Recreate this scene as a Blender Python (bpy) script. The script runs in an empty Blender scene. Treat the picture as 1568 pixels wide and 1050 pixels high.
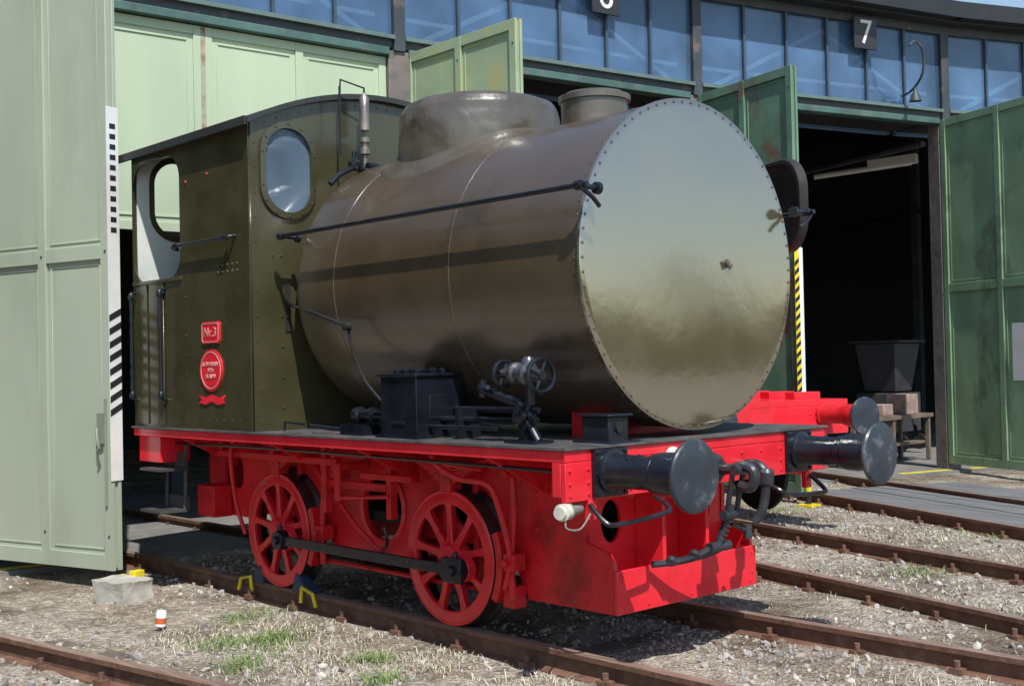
import bpy, bmesh, math, random
import numpy as np
from mathutils import Vector, Matrix, noise
random.seed(7); rng=np.random.default_rng(7)
scene=bpy.context.scene
col=scene.collection
rad=math.radians

# ---------------------------------------------------------------- materials
def paint(name,c,rough=.4,var=.12,vscale=3.0,bump=.0,bscale=20.0,coat=0.0,metal=0.0,c2=None,c2amt=.0,c2scale=4.0,rvar=.1,stretch=(1,1,1),c2lo=.55,c2hi=.65,spec=.5,ior=1.5,bdist=.02):
    m=bpy.data.materials.new(name);m.use_nodes=True
    nt=m.node_tree;N=nt.nodes;L=nt.links;b=N['Principled BSDF']
    tc=N.new('ShaderNodeTexCoord');mp=N.new('ShaderNodeMapping');mp.inputs['Scale'].default_value=stretch
    L.new(tc.outputs['Object'],mp.inputs[0])
    n=N.new('ShaderNodeTexNoise');n.inputs['Scale'].default_value=vscale;n.inputs['Detail'].default_value=6
    L.new(mp.outputs[0],n.inputs['Vector'])
    mr=N.new('ShaderNodeMapRange');mr.inputs[1].default_value=.3;mr.inputs[2].default_value=.7
    mr.inputs[3].default_value=1-var;mr.inputs[4].default_value=1+var
    L.new(n.outputs[0],mr.inputs[0])
    mx=N.new('ShaderNodeMix');mx.data_type='RGBA';mx.blend_type='MULTIPLY';mx.inputs[0].default_value=1
    mx.inputs[6].default_value=(*c,1);L.new(mr.outputs[0],mx.inputs[7])
    out=mx.outputs[2]
    if c2 is not None:
        n2=N.new('ShaderNodeTexNoise');n2.inputs['Scale'].default_value=c2scale;n2.inputs['Detail'].default_value=8;n2.inputs['Roughness'].default_value=.65
        L.new(mp.outputs[0],n2.inputs['Vector'])
        r2=N.new('ShaderNodeMapRange');r2.inputs[1].default_value=c2lo;r2.inputs[2].default_value=c2hi;r2.inputs[4].default_value=c2amt
        L.new(n2.outputs[0],r2.inputs[0])
        m2=N.new('ShaderNodeMix');m2.data_type='RGBA';L.new(r2.outputs[0],m2.inputs[0]);L.new(out,m2.inputs[6]);m2.inputs[7].default_value=(*c2,1)
        out=m2.outputs[2]
    L.new(out,b.inputs['Base Color'])
    rr=N.new('ShaderNodeMapRange');rr.inputs[1].default_value=.3;rr.inputs[2].default_value=.7;rr.inputs[3].default_value=max(.02,rough-rvar);rr.inputs[4].default_value=min(1,rough+rvar)
    L.new(n.outputs[0],rr.inputs[0]);L.new(rr.outputs[0],b.inputs['Roughness'])
    b.inputs['Metallic'].default_value=metal;b.inputs['Coat Weight'].default_value=coat;b.inputs['Coat Roughness'].default_value=.12
    b.inputs['Specular IOR Level'].default_value=spec;b.inputs['IOR'].default_value=ior
    if bump>0:
        nb=N.new('ShaderNodeTexNoise');nb.inputs['Scale'].default_value=bscale;nb.inputs['Detail'].default_value=5
        L.new(mp.outputs[0],nb.inputs['Vector'])
        bp=N.new('ShaderNodeBump');bp.inputs['Strength'].default_value=bump;bp.inputs['Distance'].default_value=bdist
        L.new(nb.outputs[0],bp.inputs['Height']);L.new(bp.outputs[0],b.inputs['Normal'])
        if coat>0: L.new(bp.outputs[0],b.inputs['Coat Normal'])
    return m
OLIVE=paint('olive_paint',(.054,.050,.022),.30,.16,2.5,.14,3.0,coat=.4,c2=(.085,.07,.04),c2amt=.45,c2scale=1.6,ior=1.6)
TANK=paint('tank_paint',(.082,.056,.032),.30,.14,2.0,.22,2.4,coat=.4,c2=(.046,.035,.017),c2amt=.7,c2scale=1.5,rvar=.06,ior=2.0)
TANKF=paint('tank_front_paint',(.098,.078,.036),.12,.12,1.8,.20,1.5,coat=.5,c2=(.066,.052,.02),c2amt=.6,c2scale=1.1,rvar=.04,ior=3.7)
DOMEM=paint('dome_paint',(.09,.073,.050),.32,.15,4,.5,7.0,coat=.3,ior=1.8)
RED=paint('red_paint',(.80,.022,.038),.32,.08,4,.06,15,coat=.35,c2=(.5,.02,.02),c2amt=.4,c2scale=5)
REDD=paint('red_paint_grease_shade',(.64,.015,.022),.42,.2,6,.15,25,c2=(.07,.012,.01),c2amt=.8,c2scale=6,c2lo=.54,c2hi=.70)  # dark patches add grease and paint in the underframe's shade
REDF=paint('red_frame_paint',(.68,.016,.024),.40,.15,4,.1,15,c2=(.14,.014,.012),c2amt=.75,c2scale=2.6,c2lo=.54,c2hi=.72)
REDTY=paint('tyre_paint',(.72,.016,.028),.38,.15,6,c2=(.10,.03,.02),c2amt=.55,c2scale=10,c2lo=.58,c2hi=.68,coat=.2)
TYRE=paint('tyre_steel',(.05,.04,.035),.5,.3,8,metal=.5)
BLACK=paint('black_paint',(.010,.012,.019),.30,.25,5,.12,20,coat=.2,ior=1.45)
BLACKM=paint('black_matt',(.012,.012,.012),.75,.3,5)
BUFF=paint('buffer_head_paint',(.03,.04,.055),.42,.3,5,.15,12,coat=.1,c2=(.17,.18,.18),c2amt=.7,c2scale=5,c2lo=.54,c2hi=.64)
STEELB=paint('bare_steel',(.30,.26,.23),.38,.25,8,.1,30,metal=.7)
WHITE=paint('white_paint',(.78,.78,.75),.5,.08,5)
TRUSS=paint('truss_paint',(.82,.85,.88),.6,.08,5)
DIRTYW=paint('dirty_white',(.6,.58,.5),.55,.2,12)
CREAM=paint('cab_interior_paint',(.66,.70,.64),.5,.08,5)
YELLOW=paint('yellow_paint',(.75,.6,.02),.5,.15,8)
GLEAF=paint('pale_green_door_paint',(.40,.445,.345),.5,.06,1.2,.05,8,c2=(.30,.33,.24),c2amt=.55,c2scale=1.7,stretch=(1,1,.3),c2lo=.5,c2hi=.7)
GPANEL=paint('light_green_panel_paint',(.48,.57,.40),.55,.07,1.5,.05,8,c2=(.48,.37,.29),c2amt=.35,c2scale=2.5,stretch=(1,1,.3),c2lo=.62,c2hi=.72)
GDARK=paint('green_door_paint',(.13,.235,.155),.5,.2,2.5,.1,8,c2=(.19,.1,.07),c2amt=.85,c2scale=1.7,c2lo=.56,c2hi=.64)
GDARK2=paint('green_door_paint_faded',(.23,.35,.21),.5,.18,2.5,.1,8,c2=(.11,.13,.07),c2amt=.75,c2scale=2.2,c2lo=.56,c2hi=.68,stretch=(1,1,.5))
GMOSS=paint('olive_green_door_paint',(.33,.41,.26),.5,.12,2.5,.1,8,c2=(.44,.41,.17),c2amt=.8,c2scale=2.2,c2lo=.53,c2hi=.64)
STEEL=paint('shed_steelwork_paint',(.05,.06,.07),.55,.2,3,.1,12,c2=(.25,.16,.13),c2amt=.5,c2scale=4,c2lo=.58,c2hi=.68)
PIER=paint('shed_pier_paint',(.19,.16,.15),.7,.2,3,.2,10,c2=(.07,.1,.09),c2amt=.7,c2scale=4)
GBEAM=paint('green_beam_paint',(.07,.14,.12),.55,.25,3,c2=(.2,.15,.12),c2amt=.6,c2scale=5)
DARKIN=paint('dark_interior',(.014,.014,.016),.85,.4,2)  # near-black base colour for the shed's roof and walls
BLUEIN=paint('window_backing_blue',(.14,.26,.44),.8,.35,.7)  # blue backing added behind the panes, coloured like the sky they reflect
FASCIA=paint('roof_fascia',(.02,.023,.028),.6,.2,3)
RAIL=paint('rusty_rail_side',(.15,.075,.048),.8,.3,12,.3,30,c2=(.22,.14,.10),c2amt=.6,c2scale=10)
RAILTOP=paint('rail_head_worn',(.32,.22,.175),.45,.3,12,.05,30,metal=.3,stretch=(.3,3,1))
SLEEPER=paint('weathered_sleeper',(.14,.115,.09),.9,.3,5,.5,15,stretch=(1,3,1))
CONC=paint('concrete',(.42,.40,.35),.9,.18,7,.5,20)
GREY=paint('grey_container_paint',(.042,.042,.046),.6,.25,3)

def glass(name,tint,base,trans=.45,rough=.03,ior=1.7):
    m=bpy.data.materials.new(name);m.use_nodes=True;N=m.node_tree.nodes;L=m.node_tree.links;N.clear()
    o=N.new('ShaderNodeOutputMaterial');t=N.new('ShaderNodeBsdfTransparent');t.inputs[0].default_value=(*tint,1)
    g=N.new('ShaderNodeBsdfPrincipled');g.inputs['Roughness'].default_value=rough;g.inputs['IOR'].default_value=ior
    tc=N.new('ShaderNodeTexCoord');n=N.new('ShaderNodeTexNoise');n.inputs['Scale'].default_value=1.2;n.inputs['Detail'].default_value=5;L.new(tc.outputs['Object'],n.inputs['Vector'])
    r=N.new('ShaderNodeMapRange');r.inputs[1].default_value=.3;r.inputs[2].default_value=.7;r.inputs[3].default_value=.6;r.inputs[4].default_value=1.4;L.new(n.outputs[0],r.inputs[0])
    mm=N.new('ShaderNodeMix');mm.data_type='RGBA';mm.blend_type='MULTIPLY';mm.inputs[0].default_value=1;mm.inputs[6].default_value=(*base,1);L.new(r.outputs[0],mm.inputs[7]);L.new(mm.outputs[2],g.inputs['Base Color'])
    bp=N.new('ShaderNodeBump');bp.inputs['Strength'].default_value=.08;bp.inputs['Distance'].default_value=.1;L.new(n.outputs[0],bp.inputs['Height']);L.new(bp.outputs[0],g.inputs['Normal'])
    mx=N.new('ShaderNodeMixShader');mx.inputs[0].default_value=1-trans
    L.new(t.outputs[0],mx.inputs[1]);L.new(g.outputs[0],mx.inputs[2]);L.new(mx.outputs[0],o.inputs[0]);return m
WGLASS=glass('shed_window_glass',(.80,.90,.98),(.14,.25,.42),.55,ior=1.9)  # blue base colour stands in for reflected sky
CGLASS=glass('cab_window_glass',(.75,.85,.95),(.20,.28,.37),.5)  # pale blue base paints the sky's reflection into the glass

# ---------------------------------------------------------------- mesh helpers
def empty(name,loc=(0,0,0)):
    o=bpy.data.objects.new(name,None);o.empty_display_size=.2;o.location=loc;col.objects.link(o);return o
def fin(name,bm,mat,parent=None,smooth=True,bevel=0,angle=35):
    bmesh.ops.recalc_face_normals(bm,faces=bm.faces)
    me=bpy.data.meshes.new(name);bm.to_mesh(me);bm.free()
    for mm in (mat if isinstance(mat,(list,tuple)) else [mat]): me.materials.append(mm)
    if smooth:
        me.polygons.foreach_set('use_smooth',[True]*len(me.polygons));me.set_sharp_from_angle(angle=rad(angle))
    o=bpy.data.objects.new(name,me);col.objects.link(o)
    if bevel:
        b=o.modifiers.new('b','BEVEL');b.width=bevel;b.segments=2;b.limit_method='ANGLE';b.angle_limit=rad(40);b.harden_normals=False
    if parent:
        o.parent=parent;o.matrix_parent_inverse=Matrix.Translation(-parent.location)
    return o
def B(bm,x0,x1,y0,y1,z0,z1,M=None):
    vs=[bm.verts.new((x,y,z)) for x in (x0,x1) for y in (y0,y1) for z in (z0,z1)]
    for f in ((0,1,3,2),(4,6,7,5),(0,4,5,1),(2,3,7,6),(0,2,6,4),(1,5,7,3)): bm.faces.new([vs[i] for i in f])
    if M is not None: bmesh.ops.transform(bm,matrix=M,verts=vs)
def ring(bm,c,ax,r,seg,up=None):
    ax=Vector(ax).normalized();u=ax.orthogonal().normalized() if up is None else Vector(up);v=ax.cross(u)
    return [bm.verts.new(Vector(c)+(u*math.cos(2*math.pi*i/seg)+v*math.sin(2*math.pi*i/seg))*r) for i in range(seg)]
def bridge(bm,a,b):
    n=len(a)
    for i in range(n): bm.faces.new((a[i],a[(i+1)%n],b[(i+1)%n],b[i]))
def C(bm,p0,p1,r0,r1=None,seg=20,cap=True):
    if r1 is None:r1=r0
    p0=Vector(p0);p1=Vector(p1);ax=p1-p0;u=ax.orthogonal().normalized()
    a=ring(bm,p0,ax,r0,seg,u);b=ring(bm,p1,ax,r1,seg,u);bridge(bm,a,b)
    if cap: bm.faces.new(a);bm.faces.new(b)
def lathe(bm,o,ax,prof,seg=48,up=None,caps=True):
    o=Vector(o);ax=Vector(ax).normalized();u=ax.orthogonal().normalized() if up is None else Vector(up)
    rs=[ring(bm,o+ax*d,ax,max(r,.0005),seg,u) for d,r in prof]
    for i in range(len(rs)-1): bridge(bm,rs[i],rs[i+1])
    if caps: bm.faces.new(rs[0]);bm.faces.new(rs[-1])
def tube(bm,pts,r,seg=10):
    pts=[Vector(p) for p in pts];prev=None;u=None
    for i,p in enumerate(pts):
        d=((pts[i+1]-p) if i==0 else (p-pts[i-1]) if i==len(pts)-1 else ((pts[i+1]-p).normalized()+(p-pts[i-1]).normalized())).normalized()
        if u is None: u=d.orthogonal().normalized()
        else: u=(u-d*u.dot(d)).normalized()
        rg=ring(bm,p,d,r,seg,u)
        if prev: bridge(bm,prev,rg)
        else: bm.faces.new(rg)
        prev=rg
    bm.faces.new(prev)
def smoothpath(pts,n=6):
    pts=[Vector(p) for p in pts];P=[pts[0]]+pts+[pts[-1]];o=[]
    for i in range(1,len(P)-2):
        for k in range(n):
            t=k/n;a,b,c,d=P[i-1],P[i],P[i+1],P[i+2]
            o.append(.5*((2*b)+(c-a)*t+(2*a-5*b+4*c-d)*t*t+(3*b-a-3*c+d)*t**3))
    o.append(pts[-1]);return o
def rivets(bm,pts,n,r=.009):
    n=Vector(n).normalized()
    for p in pts: 
        a=ring(bm,Vector(p)-n*.002,n,r,8);b=ring(bm,Vector(p)+n*r*.5,n,r*.75,8);bridge(bm,a,b);c=bm.verts.new(Vector(p)+n*r*.8)
        for i in range(8): bm.faces.new((b[i],b[(i+1)%8],c))
def line(a,b,n): a=Vector(a);b=Vector(b);return [a.lerp(b,i/(n-1)) for i in range(n)]
def rrect(cx,cz,w,h,r,n=6):
    o=[]
    for sx,sz,a0 in ((1,1,0),(-1,1,90),(-1,-1,180),(1,-1,270)):
        for k in range(n+1):
            a=rad(a0+90*k/n);o.append((cx+sx*(w/2-r)+r*math.cos(a),cz+sz*(h/2-r)+r*math.sin(a)))
    return o
def circle(cx,cz,r,n=32): return [(cx+r*math.cos(2*math.pi*i/n),cz+r*math.sin(2*math.pi*i/n)) for i in range(n)]
def plate(name,outl,holes,th,M,mat,parent,bev=0):
    cu=bpy.data.curves.new(name+'_c','CURVE');cu.dimensions='2D';cu.fill_mode='BOTH';cu.extrude=th/2;cu.bevel_depth=bev
    for pl in [outl]+holes:
        s=cu.splines.new('POLY');s.points.add(len(pl)-1);s.use_cyclic_u=True
        for i,p in enumerate(pl): s.points[i].co=(p[0],p[1],0,1)
    t=bpy.data.objects.new('tmp',cu);col.objects.link(t);bpy.context.view_layer.update()
    me=bpy.data.meshes.new_from_object(t.evaluated_get(bpy.context.evaluated_depsgraph_get()))
    bpy.data.objects.remove(t)
    me.transform(M);me.materials.clear();me.materials.append(mat)
    o=bpy.data.objects.new(name,me);col.objects.link(o)
    if parent: o.parent=parent;o.matrix_parent_inverse=Matrix.Translation(-parent.location)
    return o
def MXZ(y): return Matrix.Translation((0,y,0))@Matrix(((1,0,0,0),(0,0,-1,0),(0,1,0,0),(0,0,0,1)))   # (a,b)->(x=a,z=b)
def MYZ(x): return Matrix.Translation((x,0,0))@Matrix(((0,0,1,0),(1,0,0,0),(0,1,0,0),(0,0,0,1)))    # (a,b)->(y=a,z=b)

# ================================================================= LOCOMOTIVE
loco=empty('fireless_steam_locomotive',(-2.4,0,0))
TX0,TX1,TZ,TR=-2.83,-.09,2.195,.962
bm=bmesh.new()
lathe(bm,(0,0,TZ),(1,0,0),[(-3.1,.80),(-3.0,.88),(-2.9,.94),(TX0,TR),(-2.45,TR),(-2.449,TR+.003),(-2.415,TR+.003),(-2.414,TR),(-1.23,TR),(-1.229,TR+.003),(-1.195,TR+.003),(-1.194,TR),(TX1-.012,TR)],seg=128,up=(0,0,1))
fin('tank_barrel',bm,TANK,loco,angle=30)
bm=bmesh.new()
lathe(bm,(0,0,TZ),(1,0,0),[(TX1-.012,TR),(TX1-.011,.976),(TX1+.006,.976),(TX1+.008,.972),(TX1+.010,.93),(TX1+.012,.5),(TX1+.013,.001)],seg=128,up=(0,0,1))
fin('tank_front_plate',bm,TANKF,loco,angle=30)
bm=bmesh.new()
pts=[(TX1+.009,.955*math.cos(2*math.pi*i/76),TZ+.955*math.sin(2*math.pi*i/76)) for i in range(76)]
rivets(bm,pts,(1,0,0),.010)
for xx in (TX1-.045,):
    for i in range(76):
        a=2*math.pi*i/76;rivets(bm,[(xx,TR*math.cos(a),TZ+TR*math.sin(a))],(0,math.cos(a),math.sin(a)),.008)
rivets(bm,[(TX1+.012,.30,2.21)],(1,0,0),.03)
C(bm,(TX1,.30,2.21),(TX1+.03,.30,2.21),.022,.018)
tube(bm,[(TX1+.03,.27,2.22),(TX1+.04,.30,2.18),(TX1+.03,.33,2.20)],.008)
fin('tank_rivets',bm,TANK,loco)
# dome
bm=bmesh.new()
DZ=-.10
prof=[(2.86,.575),(3.12,.575),(3.30,.573),(3.40,.568),(3.49,.555),(3.535,.525),(3.565,.46),(3.580,.36),(3.59,.2),(3.592,.001)]
prof=[(z+(DZ if z>3.2 else 0),r) for z,r in prof]
lathe(bm,(-1.98,0,0),(0,0,1),prof,seg=96,caps=False)
bmesh.ops.subdivide_edges(bm,edges=[e for e in bm.edges if abs(e.verts[0].co.z-e.verts[1].co.z)>.04],cuts=4)
for v in bm.verts:
    n=noise.noise(v.co*5)*.012+noise.noise(v.co*13)*.005
    d=Vector((v.co.x+1.98,v.co.y,0));
    if d.length>.1: v.co+=d.normalized()*n
    v.co.z+=noise.noise(v.co*4+Vector((9,0,0)))*.007
fin('steam_dome',bm,DOMEM,loco,angle=60)
bm=bmesh.new();prev=None
for j,(dr,dh) in enumerate(((.0,.05),(.025,.02),(.06,.010),(.10,.006))):
    rg=[]
    for i in range(96):
        a=2*math.pi*i/96;x=-1.98+(.58+dr)*math.cos(a)*(1.0+.10*(dr>.05));y=(.58+dr)*math.sin(a)
        rg.append(bm.verts.new((x,y,TZ+math.sqrt(TR**2-y*y)+dh)))
    if prev: bridge(bm,prev,rg)
    prev=rg
rg=[bm.verts.new((v.co.x,v.co.y,v.co.z-.012)) for v in prev];bridge(bm,prev,rg)
fin('dome_skirt',bm,DOMEM,loco,angle=60)
bm=bmesh.new();lathe(bm,(-.86,0,0),(0,0,1),[(3.08,.215),(3.28,.215),(3.285,.232),(3.32,.232),(3.325,.205),(3.34,.19),(3.342,.001)],seg=48);fin('filler_stack',bm,DOMEM,loco)
bm=bmesh.new()
for x in (-2.5,-.62): B(bm,x-.10,x+.10,-.42,.42,1.12,1.42)
fin('tank_saddle',bm,REDF,loco,bevel=.01)
# ---- cab
W=1.17
def roofz(y): return 3.70-.28*(y/W)**2
out=[(-W,1.19)]+[(W,1.19)]+[(W-2*W*i/24,roofz(W-2*W*i/24)-.02) for i in range(25)]
def oval(cy,s=1): return rrect(cy,3.07,.40*s,.63*s,.199*s,8)
plate('cab_front_sheet',out,[oval(-.865),oval(.865)],.014,MYZ(-3.13),OLIVE,loco)
plate('cab_rear_sheet',out,[oval(-.80),oval(.80)],.014,MYZ(-5.0),OLIVE,loco)
plate('cab_rear_lining',[(-W+.03,1.3)]+[(W-.03,1.3)]+[(W-.03-2*(W-.03)*i/24,roofz(W-2*W*i/24)-.06) for i in range(25)],[oval(-.80,1.05),oval(.80,1.05)],.01,MYZ(-4.985),CREAM,loco)
bm=bmesh.new()
for cy in (-.865,.865):
    for x,s in ((-3.12,1),(-4.99,1)):
        c=cy if x>-4 else cy*.925
        o1=rrect(c,3.07,.47,.71,.234,8);o2=rrect(c,3.07,.385,.615,.192,8)
        r=[[bm.verts.new((xx,p[0],p[1])) for p in oo] for xx,oo in ((x,o1),(x+.02,o1),(x+.026,o2),(x,o2))]
        for i in range(4): bridge(bm,r[i],r[(i+1)%4])
fin('cab_window_frames',bm,OLIVE,loco,angle=30)
bm=bmesh.new()
for cy in (-.865,.865):
    rivets(bm,[(-3.095,p[0],p[1]) for p in rrect(cy,3.07,.435,.675,.217,3)],(1,0,0),.009)
for y in (-W+.03,W-.03): rivets(bm,line((-3.122,y,1.3),(-3.122,y,3.25),12),(1,0,0),.008)
rivets(bm,[(-3.122,y,roofz(y)-.07) for y in np.linspace(-1.05,1.05,22)],(1,0,0),.008)
rivets(bm,[(-3.122,y,z) for y in (-1.0,-.93) for z in (2.45,)],(1,0,0),.01)
rivets(bm,line((-3.122,-.93,1.35),(-3.122,-.93,2.45),6),(1,0,0),.012)
rivets(bm,line((-3.20,-W-.008,1.3),(-3.20,-W-.008,3.3),14),(0,-1,0),.006)
rivets(bm,line((-4.10,-W-.008,1.26),(-3.2,-W-.008,1.26),9),(0,-1,0),.006)
rivets(bm,line((-4.10,-W-.008,1.3),(-4.10,-W-.008,2.2),7),(0,-1,0),.007)
rivets(bm,[(-3.6+dx,-W-.008,2.35+dz) for dx in (0,.07,.14,.21,.28) for dz in (0,.05) if random.random()<.8],(0,-1,0),.010)
fin('cab_rivets',bm,OLIVE,loco)
bm=bmesh.new();rivets(bm,[(-4.07,-W-.01,3.08),(-3.74,-W-.01,3.10)],(0,-1,0),.011);fin('cab_side_caps',bm,REDD,loco)
for sy in (-1,1):
    ol=[(-5.0,1.19),(-3.13,1.19),(-3.13,3.42),(-5.0,3.42)]
    hole=rrect(-4.58,2.835,.80,.97,.20,8)
    plate('cab_side_sheet',ol,[hole],.014,MXZ(sy*W),OLIVE,loco)
    plate('cab_side_lining',[(-4.15,1.3),(-3.2,1.3),(-3.2,3.36),(-4.15,3.36)],[],.008,MXZ(sy*(W-.014)),CREAM,loco)
bm=bmesh.new()
bmd=bmesh.new()
for sy in (-1,1):
    y=sy*(W+.012)
    B(bmd,-4.93,-4.74,min(y,y+sy*.006),max(y,y+sy*.006),1.21,2.33)
    B(bmd,-4.70,-4.46,min(y,y+sy*.004),max(y,y+sy*.004),1.21,2.33)
    B(bmd,-3.21,-3.13,min(y-.004*sy,y+sy*.003),max(y-.004*sy,y+sy*.003),1.19,3.40)
    B(bmd,-4.98,-4.15,min(y-.004*sy,y+sy*.012),max(y-.004*sy,y+sy*.012),2.333,2.36)
fin('cab_doors',bmd,OLIVE,loco,bevel=.004)
for sy in (-1,1):
    y=sy*(W+.06)
    for x in (-4.93,-4.43):
        tube(bm,smoothpath([(x,sy*W,1.40),(x,y,1.42),(x,y,1.5),(x,y,2.2),(x,y,2.26),(x,sy*W,2.28)],4),.014)
        for z in (1.44,2.24): lathe(bm,(x,y,z-.03),(0,0,1),[(0,.016),(.02,.026),(.04,.026),(.06,.016)],seg=12)
    tube(bm,smoothpath([(-4.22,sy*W,2.57),(-4.20,y,2.58),(-4.1,y,2.59),(-3.45,y,2.59),(-3.36,y,2.59),(-3.34,sy*W,2.60)],4),.014)
    for x in (-4.15,-3.4): lathe(bm,(x-.03,y,2.59),(1,0,0),[(0,.016),(.02,.026),(.04,.026),(.06,.016)],seg=12)
for sy in (-1,1):
    y=sy*1.05
    C(bm,(-2.95,y,2.565),(.06,y,2.565),.015,seg=12)
    for x in (-2.93,.0):
        C(bm,(x,sy*.90,2.56),(x,y+sy*.02,2.565),.015,seg=12)
        lathe(bm,(x-.035,y,2.565),(1,0,0),[(0,.018),(.015,.027),(.055,.027),(.07,.018)],seg=14)
        lathe(bm,(x,sy*.90,2.56),(0,sy,0),[(0,.035),(.025,.033),(.03,.02)],seg=14)
    tube(bm,smoothpath([(0.0,y,2.565),(.03,y,2.54),(.04,sy*.99,2.50),(.03,sy*.93,2.46)],5),.013)
fin('handrails',bm,BLACK,loco)
bm=bmesh.new();sec=[(W+.06)*(-1+2*i/30) for i in range(31)]
rows=[]
for x in (-5.13,-3.07):
    rows.append([bm.verts.new((x,y,roofz(y)+.018)) for y in sec]+[bm.verts.new((x,y,roofz(y)-.022)) for y in reversed(sec)])
bridge(bm,rows[0],rows[1]);bm.faces.new(rows[0]);bm.faces.new(rows[1])
for sy in (-1,1): B(bm,-5.13,-3.07,sy*1.235-.012,sy*1.235+.012,3.36,3.42,None)
fin('cab_roof',bm,paint('roof_black',(.03,.033,.032),.6,.2,4),loco,angle=50)
for cy,x in ((-.865,-3.13),(.865,-3.13)):
    plate('cab_glass',oval(cy,.99),[],.004,MYZ(x),CGLASS,loco)
bm=bmesh.new();B(bm,-4.95,-3.15,-1.14,1.14,1.19,1.24);B(bm,-3.6,-3.15,-.6,.6,1.24,2.6);fin('cab_floor_and_controls',bm,BLACKM,loco,bevel=.02)
# badges
plate('number_plate',rrect(-3.71,1.91,.27,.165,.03),[],.012,MXZ(-W-.013),RED,loco)
plate('builders_plate',[(-3.71+.165*math.cos(a),1.63+.155*math.sin(a)) for a in np.linspace(0,2*math.pi,33)[:-1]],[],.012,MXZ(-W-.013),RED,loco)
rb=[(-3.9,1.385),(-3.86,1.41),(-3.9,1.445),(-3.80,1.425),(-3.71,1.45),(-3.62,1.425),(-3.52,1.445),(-3.56,1.41),(-3.52,1.385),(-3.62,1.375),(-3.71,1.40),(-3.80,1.375)]
plate('ribbon_plate',rb,[],.01,MXZ(-W-.012),RED,loco)
PLT=paint('plate_lettering',(.62,.30,.26),.5)
plate('number_plate_border',rrect(-3.71,1.91,.25,.145,.025),[rrect(-3.71,1.91,.235,.13,.02)],.003,MXZ(-W-.0205),PLT,loco)
plate('builders_plate_border',[(-3.71+.15*math.cos(a),1.63+.14*math.sin(a)) for a in np.linspace(0,2*math.pi,33)[:-1]],[[(-3.71+.142*math.cos(a),1.63+.132*math.sin(a)) for a in np.linspace(0,2*math.pi,33)[:-1]]],.003,MXZ(-W-.0205),PLT,loco)
TXZ=lambda x,z: Matrix.Translation((x,-W-.021,z))@Matrix(((1,0,0,0),(0,0,-1,0),(0,1,0,0),(0,0,0,1)))
def text(name,s,size,M,mat,parent,ext=.004):
    cu=bpy.data.curves.new(name,'FONT');cu.body=s;cu.size=size;cu.extrude=ext;cu.align_x='CENTER';cu.align_y='CENTER'
    t=bpy.data.objects.new('tmp',cu);col.objects.link(t);bpy.context.view_layer.update()
    me=bpy.data.meshes.new_from_object(t.evaluated_get(bpy.context.evaluated_depsgraph_get()));bpy.data.objects.remove(t)
    me.transform(M);me.materials.clear();me.materials.append(mat);o=bpy.data.objects.new(name,me);col.objects.link(o)
    if parent:o.parent=parent;o.matrix_parent_inverse=Matrix.Translation(-parent.location)
    return o
text('plate_number','Nr.3',.10,TXZ(-3.71,1.91),PLT,loco,.002)
text('plate_maker','LOKFABRIK\n1925\nBERLIN',.045,TXZ(-3.71,1.63),PLT,loco,.002)
# whistle
bm=bmesh.new();y=-.27;x=-2.98
C(bm,(x,y,3.05),(x,y,3.36),.018);lathe(bm,(x,y,3.22),(0,0,1),[(0,.02),(.01,.04),(.05,.04),(.06,.025),(.09,.025),(.10,.04),(.13,.04),(.14,.02)],seg=16)
lathe(bm,(x,y,3.40),(0,0,1),[(0,.02),(.01,.038),(.25,.038),(.27,.025),(.29,.012)],seg=18)
fin('whistle',bm,STEELB,loco)
bm=bmesh.new()
tube(bm,[(x,y,3.68),(x,y,3.73),(x-.02,y-.2,3.77),(x-.02,y-.21,3.62)],.008)
C(bm,(x-.02,y-.21,3.2),(x-.02,y-.21,3.72),.008)
tube(bm,[(x,y,3.1),(x+.02,y-.12,3.12),(x,y-.25,3.05),(x,y-.32,2.98)],.022)
lathe(bm,(x,y-.1,3.10),(0,0,1),[(0,.04),(.02,.05),(.06,.05),(.09,.02),(.14,.02)],seg=14)
C(bm,(x+.05,y-.02,3.13),(x+.05,y+.08,3.13),.03)
fin('whistle_valve',bm,BLACK,loco)
bm=bmesh.new();B(bm,-3.125,-3.113,-.905,-.865,1.90,2.25);B(bm,-3.13,-3.10,-.90,-.87,2.0,2.12);fin('lever_slot',bm,BLACKM,loco)
bm=bmesh.new()
tube(bm,[(-3.12,-.89,2.10),(-2.6,-.97,2.0),(-2.17,-1.03,1.90)],.012)
lathe(bm,(-2.17,-1.06,1.90),(0,1,0),[(0,.018),(.005,.028),(.05,.028),(.055,.018)],seg=12)
tube(bm,smoothpath([(-2.17,-1.02,1.90),(-2.17,-1.0,1.78),(-2.10,-.95,1.55),(-1.90,-.90,1.35),(-1.82,-.88,1.25)],6),.010)
fin('reach_rod',bm,BLACKM,loco)
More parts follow.
